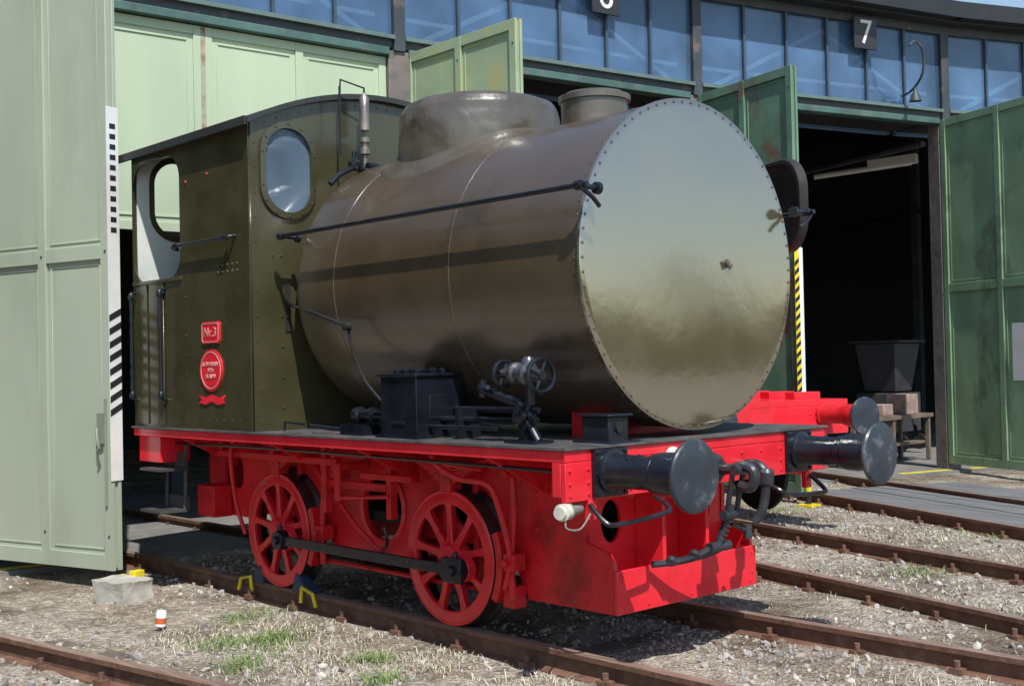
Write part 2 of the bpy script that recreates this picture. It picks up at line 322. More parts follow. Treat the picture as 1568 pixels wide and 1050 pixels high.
# ---- footplate
bm=bmesh.new();B(bm,-4.98,.0,-1.20,1.20,1.112,1.172);fin('footplate_red_valance',bm,RED,loco,bevel=.004)
bm=bmesh.new();B(bm,-5.0,.015,-1.215,1.215,1.1745,1.188)
for x in (-3.9,-2.6,-1.25): B(bm,x-.02,x+.02,-1.19,1.19,1.1885,1.191)
fin('footplate_top',bm,paint('footplate_grey',(.09,.088,.09),.45,.3,8,.2,30,c2=(.2,.12,.1),c2amt=.5),loco)
bm=bmesh.new()
B(bm,-.035,0,-1.20,1.20,.905,1.110);B(bm,-.10,-.036,-1.20,-1.175,.93,1.110);B(bm,-.10,-.036,1.175,1.20,.93,1.110)
for sy in (-1,1): B(bm,-.034,.001,sy*1.0-.03,sy*1.0+.03,.80,.905)
fin('buffer_beam',bm,RED,loco,bevel=.004)
bm=bmesh.new()
rivets(bm,[(.002,y,z) for y in (-1.17,-1.03,-.70,-.5,-.3,.3,.5,.7,1.03,1.17) for z in (.94,1.0,1.07)],(1,0,0),.011)
rivets(bm,line((-.80,-.649,.28),(-.80,-.649,.86),9),(0,-1,0),.009)
rivets(bm,line((-.72,-.649,.26),(-.25,-.649,.26),7),(0,-1,0),.009)
rivets(bm,line((-.26,-.649,.32),(-.26,-.649,.62),5),(0,-1,0),.009)
rivets(bm,[(-.163,y,z) for y in np.linspace(-.58,.58,7) for z in (.25,)],(1,0,0),.010)
rivets(bm,[(-.163,y,z) for y in (-.60,.60) for z in (.30,.42)],(1,0,0),.010)
fin('beam_rivets',bm,RED,loco)
# ---- main frames
ol=[(-4.75,1.108),(-4.75,.72),(-4.55,.45),(-4.1,.45),(-3.9,.50),(-3.05,.50),(-2.85,.28),(-1.95,.28),(-1.85,.50),(-1.05,.50),(-.88,.215),(-.19,.215),(-.19,.50),(-.24,.56),(-.40,.60),(-.40,.88),(-.05,.88),(-.05,1.108)]
hol=[circle(-2.33,.66,.22),rrect(-4.35,.8,.3,.25,.08),circle(-3.47,.75,.14),circle(-1.46,.75,.14)]
for sy in (-1,1): plate('main_frame',ol,hol,.03,MXZ(sy*.63),REDF,loco)
fp=[(-.614,.235),(.614,.235),(.614,1.10),(-.614,1.10)]
def el(c): return [(c+.085*math.cos(a),.70+.125*math.sin(a)) for a in np.linspace(0,2*math.pi,29)[:-1]]
plate('front_stretcher',fp,[el(-.42),el(.42)],.02,MYZ(-.42),RED,loco)
bm=bmesh.new()
B(bm,-.19,-.165,-.645,.645,.215,.46)
B(bm,-.41,-.191,-.613,.613,.216,.235)
for y in (-.2,.2): B(bm,-.409,-.19,y-.015,y+.015,.236,.90)
B(bm,-4.7,-4.66,-.61,.61,.5,1.1)
for x in (-3.0,-2.0): B(bm,x-.02,x+.02,-.61,.61,.35,1.1)
fin('guard_plate',bm,RED,loco,bevel=.004)
bm=bmesh.new();B(bm,-4.4,-.6,-.58,.58,.55,.62);B(bm,-1.9,-1.7,-.5,.5,.4,1.1);B(bm,-3.0,-.5,-.3,.3,.7,1.05);fin('inside_motion',bm,BLACKM,loco)
bm=bmesh.new()
for s in (-1,1):
    lathe(bm,(-2.33,s*.645,.66),(0,s,0),[(0,.222),(0,.262),(.012,.262),(.012,.222),(0,.222)],seg=40,caps=False)
fin('frame_hole_bead',bm,RED,loco)
def wheel(x,y,side):
    z=.425;yo=y;s=side
    bm=bmesh.new()
    lathe(bm,(x,yo,z),(0,-s,0),[(.0,.345),(-.0,.40),(.004,.408),(.03,.408),(.03,.335),(.0,.335),(.0,.345)],seg=64,caps=False)
    lathe(bm,(x,yo,z),(0,-s,0),[(-.03,.05),(-.025,.085),(.0,.09),(.02,.105),(.10,.105)],seg=32)
    for k in range(9):
        a=2*math.pi*k/9+.2
        d=Vector((math.cos(a),0,math.sin(a)));t=Vector((-math.sin(a),0,math.cos(a)))
        c=Vector((x,yo,z));n=Vector((0,-s,0))
        q=[]
        for rr,w,o,th in ((.07,.040,.0,.07),(.12,.028,.010,.055),(.25,.022,.014,.05),(.31,.026,.010,.05),(.345,.040,.006,.05)):
            p=c+d*rr+n*o;q.append([bm.verts.new(p+t*w),bm.verts.new(p-t*w),bm.verts.new(p-t*w*.8+n*th),bm.verts.new(p+t*w*.8+n*th)])
        for i in range(4): bridge(bm,q[i],q[i+1])
    p=Vector((x+.15,yo,z-.055));C(bm,p+Vector((0,s*.03,0)),p-Vector((0,s*.03,0)),.075,.085,24)
    B(bm,x-.0,x+.15,min(yo+s*.02,yo-s*.04),max(yo+s*.02,yo-s*.04),z-.10,z+.03)
    fin('wheel_centre',bm,REDTY,loco,bevel=.006,angle=40)
    bm=bmesh.new()
    lathe(bm,(x,yo,z),(0,-s,0),[(.002,.400),(.0,.405),(.0,.418),(.006,.4245),(.09,.4275),(.09,.39),(.03,.39)],seg=80,caps=False)
    fin('wheel_tyre',bm,REDTY,loco,angle=30)
for x in (-1.46,-3.47):
    for s in (-1,1): wheel(x,s*.79,s)
    bm=bmesh.new();C(bm,(x,-.75,.425),(x,.75,.425),.08);fin('axle',bm,BLACKM,loco)
    bm=bmesh.new()
    for s in (-1,1):
        lathe(bm,(x,s*.784,.425),(0,-s,0),[(0,.4252),(.10,.4285),(.112,.4405),(.125,.4525),(.135,.4525),(.14,.44),(.14,.39)],seg=80,caps=False)
    fin('tyre_tread',bm,TYRE,loco,angle=30)
bm=bmesh.new()
for s in (-1,1):
    dx,dz=.15,-.055
    y0=s*.86
    xa,xb,z=-3.47+dx,-1.46+dx,.425+dz
    B(bm,xa,xb,min(y0-s*.015,y0+s*.015),max(y0-s*.015,y0+s*.015),z-.034,z+.034)
    for xx in (xa,xb):
        C(bm,(xx,y0-s*.04,z),(xx,y0+s*.035,z),.075,.07,24);C(bm,(xx,y0+s*.03,z),(xx,y0+s*.06,z),.035,.03,12)
        C(bm,(xx,y0,z+.07),(xx,y0,z+.115),.02,.016,12)
    B(bm,xb-.10,xb+.08,min(y0,y0+s*.03),max(y0,y0+s*.03),z-.075,z+.08)
    B(bm,xb-.13,xb-.10,min(y0,y0+s*.025),max(y0,y0+s*.025),z-.05,z+.05)
fin('coupling_rods',bm,BLACK,loco,bevel=.004)
# springs, brake gear, brackets
bm=bmesh.new();bk=bmesh.new()
for s in (-1,1):
    for xw in (-1.46,-3.47):
        for k in range(6):
            L=.42-.055*k
            pts=[(xw+u*L,.99+.06*(u*u)-.022*k) for u in np.linspace(-1,1,11)]
            for i in range(10):
                (xa,za),(xb,zb)=pts[i],pts[i+1]
                vs=[bm.verts.new(v) for v in ((xa,s*.72,za),(xb,s*.72,zb),(xb,s*.72,zb+.018),(xa,s*.72,za+.018),(xa,s*.80,za),(xb,s*.80,zb),(xb,s*.80,zb+.018),(xa,s*.80,za+.018))]
                for f in ((0,1,2,3),(4,5,6,7),(0,1,5,4),(3,2,6,7),(0,3,7,4),(1,2,6,5)): bm.faces.new([vs[j] for j in f])
        B(bm,xw-.05,xw+.05,s*.76-.05,s*.76+.05,.83,1.04)
        for dx in (-.43,.43): B(bm,xw+dx-.02,xw+dx+.02,s*.76-.035,s*.76+.035,1.0,1.11)
        hx=xw+.53
        tube(bm,[(hx+.02,s*.74,1.05),(hx+.03,s*.74,.75),(hx-.01,s*.74,.42),(hx+.01,s*.74,.22)],.024,8)
        B(bm,hx-.02,hx+.07,s*.74-.05,s*.74+.05,.40,.50)
        C(bm,(hx+.02,s*.66,.45),(hx+.02,s*.83,.45),.022,seg=10);C(bm,(hx+.03,s*.64,.98),(hx+.03,s*.82,.98),.026,seg=10)
        a0,a1=(-28,24) 
        prev=None
        for k in range(9):
            a=rad(a0+(a1-a0)*k/8);r=[]
            for rr,yy in ((.438,-.045),(.438,.045),(.49,.045),(.49,-.045)): r.append(bm.verts.new((xw+rr*math.cos(a),s*.74+yy,.425+rr*math.sin(a))))
            if prev: bridge(bm,prev,r)
            else: bm.faces.new(r)
            prev=r
        bm.faces.new(prev)
        B(bm,xw-.17,xw-.12,s*.665-.02,s*.665+.02,.28,1.0);B(bm,xw+.12,xw+.17,s*.665-.02,s*.665+.02,.28,1.0)
        C(bk,(xw+.2,s*.66,.82),(xw+.2,s*.70,.82),.025,seg=8)
        rivets(bm,line((xw-.3,s*.648,1.07),(xw+.3,s*.648,1.07),6),(0,s,0),.012)
    tube(bm,[(-3.0,s*.70,.24),(-.92,s*.70,.24)],.016,8)
    B(bm,-4.2,-2.55,s*.86-.02,s*.86+.02,.955,1.0)
    for x in (-4.15,-3.4,-2.6): B(bm,x-.02,x+.02,s*.86-.015,s*.86+.015,1.0005,1.11)
    B(bm,-2.3,-1.75,s*.84-.02,s*.84+.02,.88,.92)
    B(bm,-2.75,-2.70,s*.84-.03,s*.84+.03,.62,1.11)
    B(bm,-2.05,-2.0,s*.80-.03,s*.80+.03,.62,1.11)
    B(bm,-2.70,-2.05,s*.82-.02,s*.82+.02,.80,.85)
    B(bm,-2.6,-2.2,s*.88-.02,s*.88+.02,1.02,1.06)
    B(bm,-2.69,-2.55,s*.80-.04,s*.80+.04,.86,.95)
    C(bm,(-2.5,s*.66,.95),(-2.5,s*.92,.95),.03,seg=12);B(bm,-2.53,-2.47,s*.90-.012,s*.90+.012,.72,.98)
    tube(bm,[(-2.5,s*.90,.74),(-1.95,s*.88,.78)],.014,8)
    for x in (-4.3,-3.0,-1.95,-.7):
        vs=[bm.verts.new(v) for v in ((x,s*.645,1.11),(x,s*1.15,1.11),(x,s*.645,.85),(x+.02,s*.645,1.11),(x+.02,s*1.15,1.11),(x+.02,s*.645,.85))]
        for f in ((0,1,2),(3,4,5),(0,1,4,3),(1,2,5,4),(0,2,5,3)): bm.faces.new([vs[j] for j in f])
    tube(bm,smoothpath([(-1.35,s*1.0,1.11),(-1.3,s*1.0,1.03),(-1.15,s*.95,.95),(-.98,s*.88,.92),(-.93,s*.84,.80),(-.90,s*.78,.5),(-.97,s*.76,.28)],6),.02,8)
    tube(bm,smoothpath([(-3.9,s*.9,1.11),(-3.95,s*.9,.95),(-4.02,s*.82,.6),(-3.95,s*.78,.35)],6),.018,8)
    B(bm,-1.0,-.9,s*.70-.05,s*.70+.05,.17,.30)
    B(bm,-4.62,-4.35,s*.75-.08,s*.75+.08,.45,.70)
    tube(bm,[(-1.9,s*.86,1.05),(-1.05,s*.86,1.0)],.014,8)
    tube(bm,[(-2.9,s*.80,.9),(-2.45,s*.80,.55),(-2.15,s*.80,.38)],.016,8)
    tube(bk,smoothpath([(-4.6,s*1.02,1.05),(-3.2,s*1.02,1.06),(-1.2,s*1.02,1.05),(-.2,s*1.0,1.04)],3),.013,8)
    tube(bk,smoothpath([(-2.45,s*.7,.30),(-2.2,s*.72,.42),(-2.2,s*.74,.55)],4),.012,8)
fin('brake_and_spring_gear',bm,REDD,loco,bevel=.004);fin('frame_pipes',bk,BLACK,loco)
bm=bmesh.new()
for s in (-1,1):
    for z in (.84,.51): B(bm,-4.80,-4.45,s*1.12-.12,s*1.12+.12,z,z+.02)
    B(bm,-4.80,-4.45,s*1.0-.01,s*1.0+.01,.53,.63);B(bm,-4.8,-4.45,s*1.01-.01,s*1.01+.01,.86,.98)
    for x in (-4.78,-4.47):
        tube(bm,[(x,s*1.0,1.12),(x,s*1.02,.5)],.016,8)
fin('cab_steps',bm,paint('step_grey_black',(.06,.06,.06),.5,.3,6),loco)
bm=bmesh.new()
B(bm,-4.97,-4.6,-1.16,-.9,.9,1.11);B(bm,-4.97,-4.6,.9,1.16,.9,1.11);fin('rear_buffer_beam_end',bm,RED,loco,bevel=.005)
# ---- lubricator box
bm=bmesh.new();B(bm,-1.72,-1.36,-1.10,-.74,1.19,1.565);B(bm,-1.735,-1.345,-1.115,-.725,1.565,1.585)
B(bm,-1.60,-1.48,-1.108,-1.10,1.27,1.29);B(bm,-1.37,-1.354,-1.0,-.84,1.3,1.45)
fin('lubricator_box',bm,BLACK,loco,bevel=.012)
bm=bmesh.new()
for x in (-1.64,-1.55,-1.44):
    for y in (-1.02,-.9,-.82): lathe(bm,(x,y,1.585),(0,0,1),[(0,.03),(.02,.034),(.028,.022),(.035,.01)],seg=14)
B(bm,-1.75,-1.33,-1.125,-1.0,1.188,1.21)
tube(bm,[(-1.36,-.9,1.30),(-.7,-.9,1.30)],.022);tube(bm,[(-1.36,-1.0,1.26),(-.75,-1.0,1.26)],.014);tube(bm,[(-1.36,-.80,1.36),(-.6,-.80,1.36)],.018)
C(bm,(-2.1,-1.0,1.32),(-1.75,-1.0,1.32),.035)
lathe(bm,(-2.12,-1.0,1.32),(1,0,0),[(0,.05),(.05,.055),(.06,.035),(.15,.035),(.16,.05),(.2,.05)],seg=16)
B(bm,-2.2,-1.95,-1.08,-.92,1.188,1.26)
tube(bm,[(-2.6,-1.05,1.24),(-2.3,-1.02,1.22),(-2.1,-1.0,1.24)],.014)
for x in (-1.15,): B(bm,x-.015,x+.015,-.96,-.78,1.188,1.37)
tube(bm,[(-2.85,-1.1,1.20),(-2.84,-1.1,1.26),(-2.6,-1.1,1.25)],.010)
fin('lubricator_pipes',bm,BLACK,loco)
# ---- valve stand with handwheels
bm=bmesh.new()
def handwheel(c,ax,r,tr=.010,sp=4):
    ax=Vector(ax).normalized();u=ax.orthogonal().normalized();v=ax.cross(u);c=Vector(c)
    pts=[c+(u*math.cos(2*math.pi*i/24)+v*math.sin(2*math.pi*i/24))*r for i in range(24)]
    rings=[]
    for i,p in enumerate(pts):
        t=(pts[(i+1)%24]-pts[i-1]).normalized();rings.append(ring(bm,p,t,tr,8,ax))
    for i in range(24): bridge(bm,rings[i],rings[(i+1)%24])
    for k in range(sp):
        a=2*math.pi*k/sp+.4;C(bm,c,c+(u*math.cos(a)+v*math.sin(a))*r,.010,seg=6)
    C(bm,c-ax*.02,c+ax*.02,.026,seg=12)
yv=-1.0
B(bm,-.60,-.36,yv-.08,yv+.08,1.188,1.205)
B(bm,-.53,-.48,yv-.03,yv+.03,1.2,1.40);tube(bm,[(-.40,yv,1.2),(-.50,yv,1.33),(-.47,yv,1.42)],.024)
tube(bm,[(-.88,yv,1.50),(-.72,yv,1.45),(-.55,yv,1.41),(-.42,yv,1.31)],.028)
tube(bm,[(-.86,yv,1.44),(-.86,yv,1.54)],.024);tube(bm,[(-.94,yv+.05,1.46),(-.76,yv-.05,1.50)],.014)
C(bm,(-.46,yv,1.40),(-.46,yv,1.54),.032)
lathe(bm,(-.50,yv-.02,1.34),(0,-1,0),[(0,.03),(.02,.045),(.04,.045),(.05,.02)],seg=12)
handwheel((-.70,yv+.02,1.575),(1,-.1,0),.072,.013)
handwheel((-.32,yv-.05,1.565),(1,-.1,0),.092,.014)
fin('valve_stand',bm,BLACK,loco)
bm=bmesh.new()
C(bm,(-.70,yv+.02,1.58),(-.32,yv-.06,1.57),.026)
lathe(bm,(-.62,yv+.02,1.58),(.28,-.05,-.02),[(0,.04),(.02,.062),(.05,.062),(.06,.045),(.13,.05),(.14,.066),(.17,.066),(.18,.04),(.22,.035)],seg=18)
lathe(bm,(-.47,yv,1.52),(0,0,1),[(0,.03),(.02,.045),(.04,.045),(.13,.04),(.15,.025)],seg=14)
fin('valve_body',bm,paint('oily_steel',(.12,.12,.13),.3,.3,12,metal=.6),loco)
bm=bmesh.new();B(bm,-.26,-.06,-.80,-.64,1.19,1.33);B(bm,-.28,-.04,-.82,-.62,1.33,1.345);B(bm,-.30,0,-.84,-.60,1.188,1.20);fin('lamp_bracket',bm,BLACK,loco,bevel=.008)
bm=bmesh.new();C(bm,(-.06,-.72,1.27),(-.045,-.72,1.27),.03);fin('lamp_bracket_lens',bm,BLACKM,loco)
# ---- buffers
def buffers(bmb,bmh,o,ax,s=1):
    o=Vector(o);ax=Vector(ax).normalized()
    lathe(bmb,o,ax,[(.0,.115),(.03,.115),(.035,.10),(.05,.092),(.30,.088),(.31,.10),(.345,.10),(.35,.095),(.36,.112),(.43,.115),(.50,.108),(.535,.10)],seg=36)
    lathe(bmh,o,ax,[(.535,.05),(.545,.12),(.556,.182),(.566,.187),(.575,.187),(.585,.18),(.594,.13),(.598,.06),(.599,.001)],seg=48)
bm=bmesh.new();bh=bmesh.new()
for s in (-1,1):
    buffers(bm,bh,(.012,s*.875,1.05),(1,0,0))
    B(bm,.001,.025,s*.875-.13,s*.875+.13,.915,1.170)
    rivets(bm,[(.026,s*.875+a,1.045+b) for a in (-.11,.11) for b in (-.11,0,.11)],(1,0,0),.016)
    rivets(bm,[(.19,s*.875+.09*math.cos(t_),1.05+.09*math.sin(t_)) for t_ in (1.2,2.2)],(0,0,1),.012)
fin('buffer_housings',bm,BLACK,loco,angle=30);fin('buffer_heads',bh,BUFF,loco,angle=30)
# ---- draw hook & screw coupling
bm=bmesh.new()
tube(bm,smoothpath([(.0,0,1.0),(.14,0,1.0),(.24,0,1.02),(.30,0,1.0),(.31,0,.94),(.27,0,.90),(.21,0,.91)],5),.032,10)
lathe(bm,(.02,0,1.0),(1,0,0),[(0,.09),(.02,.09),(.03,.06),(.06,.055)],seg=8)
tube(bm,[(.22,-.07,1.0),(.22,.07,1.0)],.03,10)
for y in (-.05,.05): tube(bm,[(.2,y,1.0),(.16,y*.9,.82),(.15,y*.8,.74)],.016,8)
C(bm,(.15,-.09,.74),(.15,.09,.74),.028);C(bm,(.15,0,.80),(.10,-.08,.56),.022);
for k in range(9): 
    t=k/8;C(bm,(.15-.05*t,-.08*t,.76-.2*t),(.148-.05*t,-.08*t-.003,.75-.2*t),.028,seg=10)
C(bm,(.10,-.16,.56),(.10,.02,.56),.03);C(bm,(.12,.03,.68),(.12,.18,.62),.012);C(bm,(.12,.18,.66),(.12,.18,.58),.026)
tube(bm,smoothpath([(.10,-.14,.56),(.05,-.2,.52),(-.03,-.30,.49),(-.12,-.40,.475)],4),.02,8)
tube(bm,smoothpath([(.10,.0,.56),(.05,-.08,.52),(-.03,-.24,.485),(-.12,-.40,.475)],4),.02,8)
for p in ((-.05,-.31,.50),(.03,-.2,.53)): lathe(bm,p,(.1,-.15,-.05),[(0,.02),(.01,.032),(.03,.032),(.04,.02)],seg=10)
tube(bm,smoothpath([(.0,.33,1.0),(.10,.33,1.0),(.15,.33,.93),(.14,.31,.75),(.10,.27,.66)],5),.028,10)
lathe(bm,(.16,.33,.98),(-.1,0,-1),[(0,.03),(.02,.045),(.09,.045),(.1,.03)],seg=12)
fin('screw_coupling',bm,paint('coupling_oily_steel',(.05,.055,.065),.35,.3,10,metal=.4),loco)
bm=bmesh.new()
for s in (-1,1):
    tube(bm,smoothpath([(.0,s*1.02,.88),(.10,s*1.02,.80),(.13,s*.95,.78),(.13,s*.60,.80),(.12,s*.52,.83),(.0,s*.50,.88)],5),.014,8)
fin('shunter_grips',bm,BLACK,loco)
bm=bmesh.new()
lathe(bm,(-.02,-1.17,.86),(.25,-1,-.03),[(0,.03),(.005,.042),(.06,.046),(.062,.036),(.085,.034)],seg=20);fin('jumper_socket_cap',bm,DIRTYW,loco)
bm=bmesh.new();lathe(bm,(-.045,-1.06,.863),(.25,-1,-.03),[(0,.03),(.1,.03),(.11,.045),(.118,.045)],seg=16);tube(bm,smoothpath([(-.0,-1.2,.83),(.02,-1.22,.78),(.04,-1.14,.77),(.03,-1.05,.84)],5),.005,6);fin('jumper_socket_bracket',bm,paint('socket_grey',(.2,.19,.17),.6),loco)
bm=bmesh.new();lathe(bm,(.002,-.36,1.085),(1,0,.15),[(0,.05),(.02,.06),(.04,.055),(.045,.03)],seg=20);fin('marker_cap',bm,DIRTYW,loco)

# ================================================================= NEIGHBOUR LOCO (only its front end peeks past)
nb=empty('steam_locomotive',(-2.8,4.3,0))
ang=math.atan2(-.26,1);Mn=Matrix.Translation((-2.70,4.18,0))@Matrix.Rotation(ang,4,'Z')
def nfin(name,bm,mat,**k):
    bmesh.ops.transform(bm,matrix=Mn,verts=bm.verts);return fin(name,bm,mat,nb,**k)
bm=bmesh.new();B(bm,-.04,0,-1.2,1.2,.85,1.14);B(bm,-2.6,-.0,-1.2,1.2,1.1405,1.2);B(bm,-2.6,-.04,-.65,-.6,.45,1.14);B(bm,-2.6,-.04,.6,.65,.45,1.14)
for x in (-.5,-.9,-1.3): B(bm,x,x+.15,.8,1.15,1.2005,1.27)
rivets(bm,[(0,y,z) for y in (-1.1,-.6,.5,.7,1.1) for z in (.92,1.06)],(1,0,0),.012)
nfin('frame_and_beam',bm,RED,bevel=.005)
bm=bmesh.new();bh=bmesh.new();br=bmesh.new()
for s in (-1,1): buffers(br,bh,(.0,s*.875,1.05),(1,0,0));
nfin('buffer_heads',bh,BUFF,angle=30);nfin('buffer_housings',br,REDD,angle=30)
lathe(bm,(-3.0,0,2.55),(1,0,0),[(0,.55),(2.0,.55),(2.0,.52),(1.6,.5)],seg=48);B(bm,-1.6,-1.1,-.3,.3,1.2,2.1);nfin('smokebox',bm,BLACKM)
bm=bmesh.new()
for s in (-1,1):
    for x in (-.9,-2.2):C(bm,(x,s*.74,.45),(x,s*.79,.45),.45,seg=40)
nfin('wheels',bm,BLACKM)
t=Vector((.92,-.38,0));n=Vector((-.38,-.92,0)).normalized();c=Vector((-2.73,4.64,3.15))
bm=bmesh.new();rings_=[]
for off,sc in ((-.06,.99),(-.07,1.0),(.0,1.0),(.02,.97),(.022,.90),(.0,.88),(-.03,.6),(-.04,.01)):
    rr=[];
    for (u_,v_) in rrect(0,0,.94*sc,.95*sc,.34*sc+.0005,10): rr.append(bm.verts.new(c+t*u_+Vector((0,0,v_))+n*off))
    if rings_: bridge(bm,rings_[-1],rr)
    else: bm.faces.new(rr)
    rings_.append(rr)
bm.faces.new(rings_[-1])
C(bm,c+n*.0,c+n*.10,.03)
fin('open_smokebox_door',bm,paint('sooty_brown_black',(.026,.021,.019),.5,.4,4),nb,angle=30)

# ================================================================= SHED
ZT=5.15
P=[(-2.2,-19.3),(-4.1,-15.2),(-5.5,-10.9),(-6.35,-6.5),(-6.65,-1.95),(-6.32,2.62),(-5.68,7.12),(-4.48,11.55),(-2.75,15.8),(-.5,19.8),(2.2,23.5)]
P=[Vector((x,y,0)) for x,y in P]
shed=empty('roundhouse_engine_shed',(-6.5,4,0))
def segM(a,b):
    d=(b-a);L=d.length;d.normalize();n=Vector((d.y,-d.x,0))
    return Matrix(((d.x,n.x,0,a.x),(d.y,n.y,0,a.y),(0,0,1,0),(0,0,0,1))),L
bS=bmesh.new();bG=bmesh.new();bB=bmesh.new();bP=bmesh.new();bF=bmesh.new();bI=bmesh.new();bL=bmesh.new();bT=bmesh.new();bSill=bmesh.new()
WZ0,WZ1=5.30,6.45
for i in range(len(P)-1):
    M,L=segM(P[i],P[i+1])
    B(bP,-.13,.13,-.22,.03,-.3,ZT,M)
    B(bS,-.07,.07,-.2,.06,ZT,6.6,M)
    B(bB,.131,L-.131,-.12,.05,ZT-.06,ZT+.03,M)
    B(bS,.072,L-.072,-.15,.02,ZT+.035,WZ0,M)
    B(bSill,.072,L-.072,.021,.075,WZ0-.03,WZ0+.015,M)
    n=6
    for k in range(n):
        x0=.07+(L-.14)*k/n;x1=.07+(L-.14)*(k+1)/n
        T=M@Matrix.Translation(((x0+x1)/2,-.016,(WZ0+WZ1)/2))@Matrix.Rotation(random.uniform(-.006,.006),4,'Z')@Matrix.Rotation(random.uniform(-.01,.01),4,'X')
        B(bG,-(x1-x0)/2,(x1-x0)/2,-.003,.003,-(WZ1-WZ0)/2,(WZ1-WZ0)/2,T)
    for k in range(1,n):
        x=.07+(L-.14)*k/n;B(bT,x-.018,x+.018,-.008,.035,WZ0+.016,WZ1,M)
    B(bS,.072,L-.072,-.1,.05,WZ1,WZ1+.12,M)
    B(bF,-.02,L+.02,-.25,.42,WZ1+.16,WZ1+.40,M)
    B(bF,.0,L,-.2,.28,WZ1+.12,WZ1+.159,M)
    B(bI,0,L,-1.2,-1.1,ZT,6.6,M)
    for sx in (0,1):
        xa,xb=(.3,L/2) if sx==0 else (L/2,L-.3)
        za,zb=(5.3,6.3) if sx==0 else (6.3,5.3)
        d=Vector((xb-xa,0,zb-za));ll=d.length;an=math.atan2(zb-za,xb-xa)
        B(bL,0,ll,-.13,-.08,-.03,.03,M@Matrix.Translation((xa,0,za))@Matrix.Rotation(-an,4,'Y'))
    B(bL,.2,L-.2,-.19,-.14,5.55,5.60,M)
fin('shed_piers',bP,PIER,shed,bevel=.008);fin('shed_steelwork',bS,STEEL,shed);fin('lintel_beam',bB,GBEAM,shed,bevel=.01);fin('window_glazing',bG,WGLASS,shed,smooth=False);fin('window_mullions',bT,paint('mullion_blue',(.05,.08,.12),.5),shed)
fin('window_sill',bSill,paint('sill_green_grey',(.12,.18,.17),.6),shed)
fin('roof_fascia',bF,FASCIA,shed);fin('window_backing',bI,BLUEIN,shed);fin('roof_trusses',bL,TRUSS,shed)
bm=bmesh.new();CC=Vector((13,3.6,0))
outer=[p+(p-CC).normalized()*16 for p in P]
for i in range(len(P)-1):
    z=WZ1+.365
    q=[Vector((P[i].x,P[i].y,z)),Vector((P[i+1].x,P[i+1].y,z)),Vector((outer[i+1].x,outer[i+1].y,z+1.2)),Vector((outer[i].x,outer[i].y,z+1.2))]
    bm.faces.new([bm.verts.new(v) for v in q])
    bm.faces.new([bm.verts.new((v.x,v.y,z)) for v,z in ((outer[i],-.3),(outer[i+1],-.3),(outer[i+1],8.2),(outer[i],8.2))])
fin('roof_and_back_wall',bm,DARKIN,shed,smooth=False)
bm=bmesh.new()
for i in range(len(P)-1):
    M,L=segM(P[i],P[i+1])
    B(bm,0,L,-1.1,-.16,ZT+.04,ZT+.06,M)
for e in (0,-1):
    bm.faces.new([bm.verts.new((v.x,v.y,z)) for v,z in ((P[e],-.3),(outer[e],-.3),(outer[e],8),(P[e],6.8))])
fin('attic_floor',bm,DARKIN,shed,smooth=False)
bm=bmesh.new()
for i in range(3,9):
    for t_ in (5,10):
        q=P[i]+(P[i]-CC).normalized()*t_;B(bm,q.x-.09,q.x+.09,q.y-.09,q.y+.09,-.2,7.0)
    q0=P[i]+(P[i]-CC).normalized()*.5;q1=P[i]+(P[i]-CC).normalized()*15
    tube(bm,[(q0.x,q0.y,4.9),(q1.x,q1.y,5.3)],.05,6)
fin('interior_columns',bm,paint('interior_steel',(.06,.07,.08),.6,.3,3),shed)
M,L=segM(P[4],P[5])
bm=bmesh.new()
def panel(bm,x0,x1,z0,z1,M,nx=2,y=-.05,fr=.09):
    B(bm,x0,x1,y-.03,y,z0,z1,M)
    for k in range(nx+1):
        x=x0+(x1-x0-fr)*k/nx;B(bm,x,x+fr,y+.0005,y+.022,z0,z1,M)
    for z in (z0,z1-fr): 
        for k in range(nx):
            xa=x0+(x1-x0-fr)*k/nx+fr;xb=x0+(x1-x0-fr)*(k+1)/nx;B(bm,xa,xb,y+.0005,y+.020,z,z+fr,M)
    for k in range(nx):
        xa=x0+(x1-x0-fr)*k/nx+fr+.05;xb=x0+(x1-x0-fr)*(k+1)/nx-.05
        for (a,b,c,d) in ((xa,xb,z1-fr-.07,z1-fr-.05),(xa,xb,z0+fr+.05,z0+fr+.07),(xa,xa+.02,z0+fr+.071,z1-fr-.071),(xb-.02,xb,z0+fr+.071,z1-fr-.071)): B(bm,a,b,y+.0005,y+.012,c,d,M)
mid=L*.5-.02
panel(bm,.14,mid-.01,3.0,ZT-.07,M);panel(bm,mid+.01,L-.14,3.0,ZT-.07,M)
fin('infill_panel',bm,GPANEL,shed,bevel=.003)
bm=bmesh.new();B(bm,mid-.025,mid+.025,-.08,-.026,3.001,ZT-.071,M);fin('panel_rust_joint',bm,paint('rusty_joint',(.38,.29,.21),.8,.4,10,c2=(.36,.42,.3),c2amt=.8,c2scale=5,c2lo=.45,c2hi=.55),shed)

